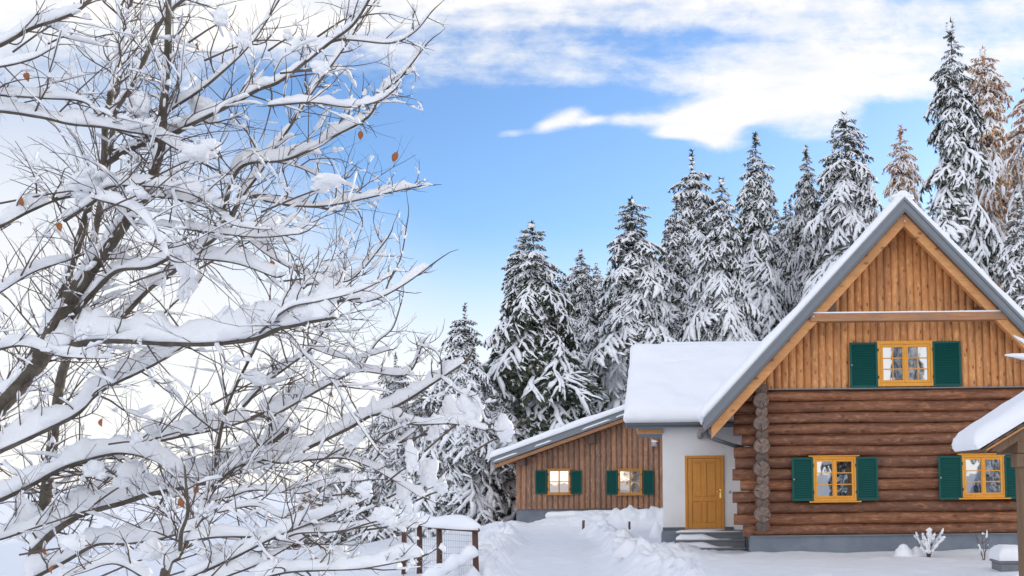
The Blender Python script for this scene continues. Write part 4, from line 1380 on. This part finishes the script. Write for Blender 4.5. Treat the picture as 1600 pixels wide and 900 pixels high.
# name: (parent-thing, [(px, py)...], radius px start, end, depth start, depth end, snow height px)
LIMBS = {
 0: [
  ([(-170, 1395), (-120, 900), (-70, 740), (-20, 655), (30, 600), (67, 553), (93, 497), (133, 433), (167, 387), (200, 340), (230, 300), (243, 260), (253, 217), (255, 167), (260, 117), (263, 33), (264, -30)], 24, 4.5, 4.4, 4.3, 13),
  ([(67, 553), (73, 507), (90, 473), (113, 410), (127, 367), (143, 310), (158, 275), (163, 240), (165, 200), (180, 173), (207, 130), (230, 83), (253, 30), (300, -12)], 9, 4, 4.4, 4.55, 12),
  ([(163, 258), (205, 232), (257, 213), (313, 187), (367, 160), (403, 140), (437, 127), (477, 97), (520, 63), (553, 37), (580, -6)], 6, 2.5, 4.5, 4.1, 11),
  ([(255, 180), (270, 168), (317, 137), (360, 100), (383, 77), (403, 53), (440, -8)], 4.5, 2.3, 4.35, 4.6, 8),
  ([(163, 205), (177, 123), (182, 90), (187, 43), (183, -8)], 5.5, 4, 4.55, 4.75, 8),
  ([(170, 150), (192, 80), (200, 33), (207, -8)], 4, 3, 4.55, 4.9, 6),
  ([(-60, 90), (0, 70), (50, 43), (90, 30), (123, 15), (150, -10)], 5.5, 3.6, 4.0, 4.2, 14),
  ([(-60, 172), (0, 173), (67, 183), (110, 193), (160, 198), (200, 205), (240, 213), (275, 232), (330, 262)], 5.2, 2.2, 4.1, 4.3, 16),
  ([(-50, 140), (0, 148), (67, 153), (133, 160), (168, 196), (205, 212)], 3.6, 1.8, 4.0, 4.3, 11),
  ([(-60, 108), (0, 104), (50, 92), (84, 74)], 3.2, 1.8, 3.9, 4.0, 9),
  ([(235, 305), (283, 312), (333, 328), (363, 350), (405, 358)], 4, 1.8, 4.3, 4.0, 10),
  ([(100, 345), (150, 312), (170, 292), (217, 290), (253, 293), (300, 303), (345, 325)], 4, 2, 4.3, 4.1, 16),
  ([(145, 308), (160, 313), (207, 327), (233, 350), (250, 377), (262, 402)], 4.2, 2.4, 4.2, 3.9, 13),
  ([(-40, 362), (0, 352), (33, 335), (70, 318), (100, 308), (143, 303)], 6, 3.5, 4.1, 4.35, 15),
  ([(120, 560), (163, 522), (197, 487), (233, 450), (267, 427), (300, 397), (337, 370), (360, 340), (380, 303), (405, 270), (423, 240), (460, 187), (483, 150), (510, 112), (540, 70), (566, 30)], 8, 2.2, 4.5, 4.9, 15),
  ([(330, 377), (350, 320), (377, 260), (443, 250), (493, 230), (527, 210), (560, 193), (580, 177), (600, 143), (627, 120), (660, 77)], 5, 1.7, 4.7, 4.3, 15),
  ([(420, 165), (487, 160), (547, 167), (593, 157), (617, 140)], 3, 1.6, 4.2, 4.0, 10),
  ([(480, 95), (527, 63), (610, 67), (647, 50), (673, 20)], 2.8, 1.5, 4.2, 4.2, 7),
  ([(100, 512), (110, 497), (143, 460), (183, 423), (233, 417), (273, 400), (300, 403), (367, 410), (430, 432)], 7, 2.6, 4.45, 4.1, 15),
  ([(243, 352), (310, 360), (400, 370), (470, 365)], 3.2, 1.8, 4.3, 4.0, 8),
  ([(68, 552), (110, 540), (143, 531), (200, 531), (267, 535), (333, 535), (400, 527), (433, 513), (460, 507), (493, 500), (523, 495)], 10.5, 5, 4.4, 3.9, 40),
  ([(345, 365), (380, 370), (427, 403), (487, 433), (537, 440), (567, 420), (607, 370)], 3.6, 1.6, 4.4, 4.2, 8),
  ([(425, 505), (453, 467), (470, 453), (493, 443), (550, 470), (587, 467), (627, 447), (670, 417)], 3.8, 1.8, 4.1, 4.0, 12),
  ([(602, 455), (612, 430), (627, 400), (638, 337)], 1.9, 1.1, 4.05, 4.2, 0),
  ([(-60, 730), (0, 703), (57, 677), (117, 647), (147, 617), (180, 597), (217, 580), (260, 557), (300, 530)], 8, 4, 4.2, 4.6, 26),
  ([(380, 305), (440, 318), (500, 322), (560, 312), (620, 298), (660, 290)], 3.4, 1.5, 4.8, 4.6, 9),
  ([(420, 250), (470, 262), (520, 290), (560, 330)], 2.6, 1.4, 4.85, 4.7, 5),
  ([(405, 520), (450, 482), (500, 470), (560, 455), (612, 430)], 3, 1.5, 4.0, 3.8, 8),
  ([(-50, 480), (0, 455), (50, 425), (110, 405)], 4.2, 2.5, 4.0, 4.3, 13),
  ([(-50, 560), (0, 545), (40, 540), (95, 556), (150, 560)], 4.5, 2, 3.9, 3.9, 14),
 ],
 1: [
  ([(40, 1395), (46, 1100), (50, 905), (67, 813), (72, 767), (80, 710), (88, 640), (98, 580), (127, 497), (137, 443), (147, 373), (157, 320), (170, 250), (178, 190), (186, 120)], 14, 4, 5.1, 5.4, 4),
  ([(-80, 810), (0, 780), (43, 760), (93, 733), (133, 718), (187, 707), (233, 715), (267, 733), (290, 760), (305, 787)], 7, 2.6, 4.9, 4.6, 20),
  ([(85, 740), (123, 723), (180, 710), (200, 700), (253, 687), (300, 677), (350, 667), (400, 650), (440, 630), (487, 612)], 6, 2.8, 5.0, 5.2, 22),
  ([(56, 858), (87, 827), (133, 800), (193, 783), (233, 770), (287, 760), (333, 747), (367, 733), (400, 710), (425, 690), (454, 667)], 9.5, 5.2, 5.1, 4.8, 28),
  ([(350, 740), (370, 737), (417, 717), (470, 703), (500, 690), (547, 667), (577, 650), (600, 643), (640, 622), (677, 598), (726, 566)], 6.5, 3, 4.9, 4.5, 17),
  ([(45, 905), (100, 877), (150, 850), (200, 848), (253, 840), (277, 833)], 6, 3.4, 5.0, 4.9, 22),
  ([(70, 815), (110, 790), (150, 765), (178, 745), (205, 738)], 4.4, 2.4, 5.1, 5.3, 15),
  ([(337, 735), (340, 700), (352, 645), (370, 600), (397, 547), (410, 515)], 4, 2.2, 4.9, 4.7, 8),
  ([(380, 635), (413, 600), (450, 572), (487, 543), (517, 497), (537, 455)], 3.8, 1.8, 5.0, 4.8, 12),
  ([(487, 543), (527, 557), (560, 560), (607, 547)], 2.5, 1.3, 4.85, 4.7, 7),
  ([(417, 655), (470, 625), (520, 597), (562, 580), (633, 585), (657, 547), (662, 535)], 4, 1.5, 4.9, 4.6, 13),
  ([(562, 580), (587, 537), (613, 513), (627, 473)], 2.2, 1.2, 4.8, 4.7, 4),
  ([(440, 517), (480, 558), (520, 597), (545, 640), (590, 705)], 2.2, 1.4, 4.4, 4.4, 5),
  ([(412, 717), (440, 722), (493, 717), (537, 715), (577, 728), (600, 740), (633, 760), (660, 777)], 4.6, 2.0, 4.8, 4.6, 11),
  ([(597, 648), (643, 662), (710, 662), (760, 672)], 3.2, 1.7, 4.6, 4.4, 11),
  ([(690, 590), (715, 610), (745, 625), (760, 660)], 2.2, 1.2, 4.5, 4.4, 6),
  ([(560, 715), (600, 680), (640, 662)], 2.3, 1.3, 4.7, 4.5, 6),
  ([(577, 728), (600, 702), (625, 690), (650, 672)], 2.4, 1.3, 4.7, 4.6, 6),
  ([(-50, 850), (0, 842), (60, 822), (110, 806)], 4.5, 2.5, 4.6, 4.6, 14),
  ([(690, 585), (688, 560), (675, 545), (655, 540)], 1.8, 1.1, 4.5, 4.5, 4),
 ],
 2: [
  ([(205, 1395), (225, 1100), (257, 900), (277, 867), (300, 827), (317, 800), (320, 787), (333, 760), (367, 730), (400, 722)], 10.5, 5, 4.2, 4.6, 12),
  ([(282, 860), (283, 833), (293, 800), (290, 747)], 4.6, 2.6, 4.2, 4.1, 7),
  ([(290, 845), (340, 838), (400, 838), (440, 840), (470, 832), (520, 830), (573, 822), (607, 817), (632, 832)], 4.2, 2, 4.2, 4.0, 13),
  ([(290, 905), (360, 873), (427, 840), (477, 820), (527, 800), (557, 787)], 4.6, 2.4, 4.2, 4.0, 14),
  ([(310, 915), (360, 897), (410, 877), (477, 838)], 5, 3, 4.1, 4.2, 15),
  ([(400, 905), (450, 893), (507, 890), (560, 888), (610, 880), (660, 869)], 4.5, 2.2, 4.1, 3.9, 18),
  ([(340, 800), (400, 790), (440, 808), (500, 810)], 3, 1.6, 4.3, 4.2, 9),
  ([(232, 905), (180, 880), (130, 893), (90, 905)], 4, 2, 4.2, 4.0, 14),
  ([(320, 787), (360, 775), (400, 765), (470, 770), (520, 755), (570, 750)], 3.2, 1.5, 4.5, 4.4, 9),
 ],
}
BARE = [
 ('large bare tree at left with thick snow lying along its forked limbs', 0),
 ('dark slender bare tree behind the large one, its long snowy boughs reaching right', 1),
 ('multi-stemmed bare bush rising at bottom left with snow on low spreading stems', 2),
]
LEAVES = [(45, 115), (276, 100), (95, 337), (159, 645), (117, 708), (63, 845), (278, 778), (308, 758), (292, 705), (95, 888), (555, 219), (23, 303), (418, 402), (312, 62), (519, 608), (620, 245), (140, 690), (38, 170)]
BLOBS = [  # clumps of snow caught in forks and twigs: px, py, rx, rz, thing
 (140, 285, 33, 25, 0), (413, 357, 31, 24, 0), (286, 405, 20, 30, 0), (296, 440, 19, 34, 0), (318, 168, 26, 20, 0), (312, 235, 30, 20, 0), (345, 28, 14, 18, 0),
 (552, 14, 17, 22, 0), (500, 105, 15, 14, 0), (215, 165, 20, 26, 0), (190, 395, 16, 18, 0), (215, 300, 18, 12, 0), (85, 30, 20, 16, 0), (105, 50, 9, 14, 0),
 (510, 285, 26, 16, 0), (383, 62, 16, 18, 0), (450, 55, 9, 12, 0), (575, 460, 12, 14, 0), (545, 458, 12, 16, 0), (520, 428, 26, 10, 0), (400, 590, 18, 12, 1),
 (42, 810, 25, 34, 1), (95, 725, 11, 18, 1), (147, 733, 17, 16, 1), (205, 740, 24, 24, 1), (237, 668, 15, 14, 1), (213, 685, 10, 12, 1), (288, 668, 16, 12, 1), (315, 665, 9, 14, 1),
 (735, 637, 21, 26, 1), (788, 670, 16, 22, 1), (705, 640, 18, 22, 1), (643, 715, 11, 28, 1), (682, 668, 14, 22, 1), (670, 740, 16, 26, 1), (553, 685, 18, 16, 1), (632, 765, 12, 40, 1), (690, 760, 10, 16, 1),
 (115, 848, 20, 16, 2), (340, 870, 28, 22, 2), (520, 862, 24, 12, 2), (600, 805, 18, 16, 2), (640, 815, 16, 14, 2), (240, 860, 22, 20, 2), (570, 765, 14, 14, 2),
]


def px2m(q, Y): return q * Y / F_PX


tw_rng = random.Random(99)
bare = []
for lab, k in BARE:
    l0 = LIMBS[k][0]
    b = P(*l0[0][0], l0[3])
    bare.append(thing('bare_tree' if k < 2 else 'bare_bush', lab, 'tree' if k < 2 else 'bush', (b.x, l0[3], gz(b.x, l0[3]))))

twigs = [MB(), MB(), MB()]
tsnow = [MB(), MB(), MB()]
SPURS = [[], [], []]


def put_snow(mb, pts, rad, hpx, Y, gaps=.12, seed=0):
    """snow along a limb: deeper where the limb is flat, uneven, broken by gaps"""
    if hpx <= 0: return
    rr_ = random.Random(seed)
    n_ = len(pts)
    runs, cur = [], []
    ph = rr_.uniform(0, 50)
    for i in range(n_):
        t = (np.array(pts[min(i + 1, n_ - 1)]) - np.array(pts[max(i - 1, 0)]))
        L = np.linalg.norm(t) + 1e-9
        flat = math.sqrt(max(0, 1 - (t[2] / L) ** 2))
        q = float(vnoise(np.array([ph + i * .15]), np.array([ph]))[0]) * .6 + float(vnoise(np.array([ph + i * .47]), np.array([ph + 9]))[0]) * .4
        h = px2m(hpx, Y) * (flat ** 1.45) * (.32 + 1.38 * q)
        if q < gaps + (.2 if flat < .6 else .06) or flat < .2:
            if len(cur) > 2: runs.append(cur)
            cur = []
        else:
            cur.append((i, h))
    if len(cur) > 2: runs.append(cur)
    for run in runs:
        p_, w_, h_ = [], [], []
        for j, (i, h) in enumerate(run):
            e = min(1, (min(j, len(run) - 1 - j) + .35) / 2.0)
            e = math.sqrt(e)
            p_.append(Vector(pts[i]) + Vector((0, 0, rad[i] * .15)))
            w_.append((rad[i] * .98 + h * .20) * (.55 + .45 * e))
            h_.append((rad[i] * .85 + h) * (.45 + .55 * e))
        mb.snow(p_, w_, h_, 14, .15)


def grow(k, p, d, L, r0, lev, Y):
    """a twig from p heading d, with side twiglets and crumbs of snow"""
    rr_ = tw_rng
    n_ = 7 if lev == 1 else 5
    pts = [Vector(p)]
    d = Vector(d).normalized()
    bendv = Vector((rr_.gauss(0, .2), rr_.gauss(0, .16), rr_.gauss(.05, .2)))
    for i in range(1, n_):
        d = (d + bendv * .55 + Vector((rr_.gauss(0, .13), rr_.gauss(0, .12), rr_.gauss(0, .13)))).normalized()
        pts.append(pts[-1] + d * (L / (n_ - 1)))
    rad = [r0 * (1 - .72 * i / (n_ - 1)) for i in range(n_)]
    twigs[k].tube(pts, rad, 5 if lev == 1 else 4, False)
    SPURS[k].append((pts[n_ // 2], Y))
    if rr_.random() < (.74 if lev == 1 else .46):
        a = rr_.randint(0, n_ - 4)
        e = min(n_, a + rr_.choice((2, 3, 3, 4)))
        seg = pts[a:e]
        horiz = math.sqrt(max(0, 1 - ((seg[-1] - seg[0]).normalized().z) ** 2))
        if horiz > .3:
            fine_ = spline(seg, max(5, len(seg) * 2))
            m_ = len(fine_)
            h = px2m(rr_.choice((2, 2.5, 3, 4, 5, 8)) * horiz, Y)
            lump = [rr_.uniform(.35, 1.4) for _ in range(m_)]
            tsnow[k].snow(fine_, [max(r0 * .9, h * .50) * (.5 if j in (0, m_ - 1) else 1) for j in range(m_)], [(r0 * .6 + h * lump[j]) * (.4 if j in (0, m_ - 1) else 1) for j in range(m_)], 7, .10)
    if lev == 1:
        for i in range(rr_.randint(2, 4)):
            j = rr_.randint(1, n_ - 2)
            t = (pts[j + 1] - pts[j]).normalized()
            pr = Vector((rr_.gauss(.1, 1), rr_.gauss(0, .8), rr_.gauss(.25, 1)))
            pr = (pr - t * pr.dot(t)).normalized()
            grow(k, pts[j], t * .75 + pr * rr_.uniform(.4, .8), L * rr_.uniform(.22, .5), rad[j] * .72, 2, Y)
    elif lev == 2 and rr_.random() < .5:
        j = rr_.randint(1, n_ - 2)
        t = (pts[j + 1] - pts[j]).normalized()
        pr = Vector((rr_.gauss(.1, 1), rr_.gauss(0, .8), rr_.gauss(.2, 1)))
        pr = (pr - t * pr.dot(t)).normalized()
        grow(k, pts[j], t * .7 + pr * .7, L * rr_.uniform(.3, .55), rad[j] * .75, 3, Y)


for k in range(3):
    snow_mb = MB()
    for li, (pp, r0, r1, y0, y1, sh) in enumerate(LIMBS[k]):
        npt = len(pp)
        w3 = [P(px, py, y0 + (y1 - y0) * i / (npt - 1)) for i, (px, py) in enumerate(pp)]
        if li == 0: w3[0].z = gz(w3[0].x, w3[0].y) - .15
        n_ = max(12, int(sum((w3[i + 1] - w3[i]).length for i in range(npt - 1)) / px2m(6, YT)))
        sp = spline(w3, n_)
        rr_ = random.Random(k * 100 + li)
        rad = []
        for i in range(n_):
            t = i / (n_ - 1)
            Y = y0 + (y1 - y0) * t
            # a tapering limb with slight knots
            rad.append(px2m(.82 * (r0 + (r1 - r0) * t ** .75), Y) * (1 + rr_.uniform(-.06, .06)))
        lim = MB().tube(sp, rad, 10 if r0 > 5 else 7)
        lim.build('trunk' if li == 0 else 'limb', M['bark'] if r0 > 3 else M['twig'], bare[k])
        sh_ = sh * 1.05
        put_snow(snow_mb, sp, rad, sh_, (y0 + y1) / 2, .10, k * 57 + li)
        # twigs along the limb
        step = 13
        j = 2 + rr_.randint(0, 3)
        while j < n_ - 1:
            px_here = pp[min(int(j / (n_ - 1) * (npt - 1)), npt - 1)]
            Y = sp[j][1]
            if -120 < px_here[0] and px_here[1] < 960:
                t = Vector(sp[min(j + 1, n_ - 1)]) - Vector(sp[max(j - 1, 0)])
                t.normalize()
                pr = Vector((tw_rng.gauss(.25, 1), tw_rng.gauss(-.1, .8), tw_rng.gauss(.25, 1)))
                pr = (pr - t * pr.dot(t)).normalized()
                a = tw_rng.uniform(.6, 1.15)
                d = t * math.cos(a) + pr * math.sin(a)
                edge_ = max(.35, min(1, (690 - px_here[0]) / 260))
                L = px2m(tw_rng.uniform(45, 190) * edge_, Y)
                grow(k, Vector(sp[j]), d, L, min(rad[j] * .6, px2m(tw_rng.uniform(.8, 1.75), Y)), 1, Y)
            j += tw_rng.choice((2, 2, 3, 4))
        # the limb's own fine end
        if r1 < 3.2:
            t = (Vector(sp[-1]) - Vector(sp[-3])).normalized()
            grow(k, Vector(sp[-1]), t, px2m(tw_rng.uniform(25, 60), sp[-1][1]), rad[-1] * .9, 2, sp[-1][1])
    for bi, (px, py, rx, rz, kk_) in enumerate(BLOBS):
        if kk_ != k: continue
        Y = {0: 4.25, 1: 4.7, 2: 4.15}[k] + .25 * math.sin(bi * 2.1)
        c = P(px, py, Y)
        a, e = px2m(rx, Y), px2m(rz, Y)
        r_2 = random.Random(bi)
        for q in range(7):
            an_ = q * 2.4 + bi
            f_q = 1.0 if q == 0 else r_2.uniform(.35, .62)
            o_ = Vector((0, 0, 0)) if q == 0 else Vector((math.cos(an_) * a * .62, math.sin(an_) * a * .4, math.sin(an_ * 1.7) * e * .5 - e * .12))
            snow_mb.ball(c + o_, a * .82 * f_q, a * .62 * f_q, e * .85 * f_q, bi * 9 + q, 14, 10, .26, .8)
        # the twig that holds the clump
        d = Vector((1, r_2.uniform(-.3, .3), r_2.uniform(-.1, .6))).normalized()
        twigs[k].tube(spline([c - d * a * 4 + Vector((0, 0, -e * 1.0)), c - d * a * 1.5 - Vector((0, 0, e * .55)), c - Vector((0, 0, e * .45)), c + d * a * 1.4 - Vector((0, 0, e * .2)), c + d * a * 1.9 + Vector((0, 0, e * .6))], 10), [px2m(1.7 - .13 * q, Y) for q in range(10)], 5)
    snow_mb.build('snow', M['snow'], bare[k])
    tag(twigs[k].build('twigs', M['twig'], bare[k]), kind='stuff')
    tag(tsnow[k].build('twig_snow', M['snow_fine'], bare[k]), kind='stuff')

# the few brown leaves still hanging, each tied to the nearest twig
for i, (px, py) in enumerate(LEAVES):
    best = None
    for k in range(3):
        for q, Y in SPURS[k]:
            # compare along the line of the leaf's bearing at the twig's own distance
            d = (P(px, py, q.y) - q).length
            if best is None or d < best[0]: best = (d, k, q)
    d, k, q = best
    c = Vector(q)
    rr_ = random.Random(i)
    s_ = px2m(rr_.uniform(8, 12), c.y)
    ax = Vector((rr_.uniform(-.5, .5), rr_.uniform(-.3, .3), -1)).normalized()
    sd_ = ax.cross(Vector((rr_.uniform(-.6, .6), 1, 0))).normalized()
    nn = ax.cross(sd_)
    vs, fs = [], []
    prof = [0, .62, .85, .95, .8, .5, 0]
    for j, w_ in enumerate(prof):
        t = j / 6
        for e in (-1, 0, 1):
            vs.append(c + ax * (s_ * (.3 + 1.5 * t)) + sd_ * (e * s_ * .45 * w_) + nn * (abs(e) * s_ * .28 * w_ + s_ * .25 * math.sin(3 * t)))
    for j in range(6):
        for e in range(2):
            a = j * 3 + e
            fs.append((a, a + 1, a + 4, a + 3))
    mb = MB().add(vs, fs, True)
    mb.tube([c, c + ax * s_ * .3], s_ * .04, 4)
    lf = mb.build('leaf', M['leaf'], bare[k])
    md = lf.modifiers.new('thickness', 'SOLIDIFY')
    md.thickness = .0008

# a snow-laden twig reaching into the picture from a tree outside the right edge
tb_ = P(1790, 900, 7.4)
tw = thing('bare_sapling', 'bare sapling whose thin snow-tufted twig reaches in at the right edge before the gable', 'sapling', (tb_.x, 7.4, gz(tb_.x, 7.4)))
MB().tube(spline([(tb_.x + .03, 7.4, gz(tb_.x, 7.4) - .2), (tb_.x, 7.4, 1.2), P(1775, 650, 7.35), P(1795, 420, 7.4), P(1780, 200, 7.5)], 24), [.042 - .0015 * i for i in range(24)], 9).build('trunk', M['bark'], tw)
for q_ in ((1786, 520, 1880, 430), (1788, 420, 1720, 330), (1786, 330, 1850, 240), (1779, 600, 1900, 560)):
    MB().tube(spline([P(q_[0], q_[1], 7.4), P((q_[0] + q_[2]) / 2, (q_[1] + q_[3]) / 2 + 12, 7.5), P(q_[2], q_[3], 7.6)], 8), [.014 - .0015 * i for i in range(8)], 6).build('limb', M['twig'], tw)
pts = [P(1776, 650, 7.35), P(1690, 600, 7.1), P(1640, 575, 7.0), P(1605, 562, 7.0), P(1570, 556, 7.0)]
MB().tube(spline(pts, 14), [.012 - .0007 * i for i in range(14)], 6).tube([P(1640, 575, 7.0), P(1612, 545, 7.0), P(1586, 527, 7.05)], [.006, .004, .002], 5).tube([P(1605, 562, 7), P(1585, 568, 6.95)], [.004, .002], 5).build('limb', M['twig'], tw)
MB().snow(spline(pts, 14)[6:], [.03, .035, .04, .045, .04, .03, .02, .01], [.03, .045, .055, .06, .05, .035, .025, .012], 8, .15).build('snow', M['snow'], tw)
MB().snow(spline([P(1612, 545, 7.0), P(1598, 535, 7.0), P(1584, 525, 7.05)], 7), [.012, .02, .024, .022, .018, .012, .006], [.015, .03, .035, .03, .025, .015, .008], 8, .15).build('snow', M['snow'], tw)

# ------------------------------------------------------------------ a wisp of chimney smoke behind the entrance wing
mt = bpy.data.materials.new('smoke')
mt.use_nodes = True
n = NT(mt.node_tree)
pv = n.n('ShaderNodeVolumePrincipled')
pv.inputs['Color'].default_value = (.85, .87, .92, 1)
pv.inputs['Anisotropy'].default_value = 0.1
gen = n.n('ShaderNodeTexCoord')
vm = n.n('ShaderNodeVectorMath', operation='LENGTH')
n.put(vm.inputs[0], scaled(n, gen.outputs['Object'], 1 / .62, 1 / .5, 1 / 1.0))
fall = n.ss(vm.outputs['Value'], .15, 1.0, 1.0, 0.0)
dn_ = n.m('MULTIPLY', n.ss(n.noise(gen.outputs['Object'], 2.6, 5, .6, .6), .36, .70), fall)
n.put(pv.inputs['Density'], n.m('MULTIPLY', dn_, 4.5))
om = n.n('ShaderNodeOutputMaterial')
n.t.links.new(pv.outputs[0], om.inputs['Volume'])
c = P(963, 588, 37.0)
sm = MB().ball((0, 0, 0), .62, .5, 1.0, 3, 16, 12, 0.0, 1.0).build('smoke', mt)
sm.location = c
tag(sm, 'thin wisp of pale smoke drifting left of the white wing roof', 'smoke', kind='stuff')
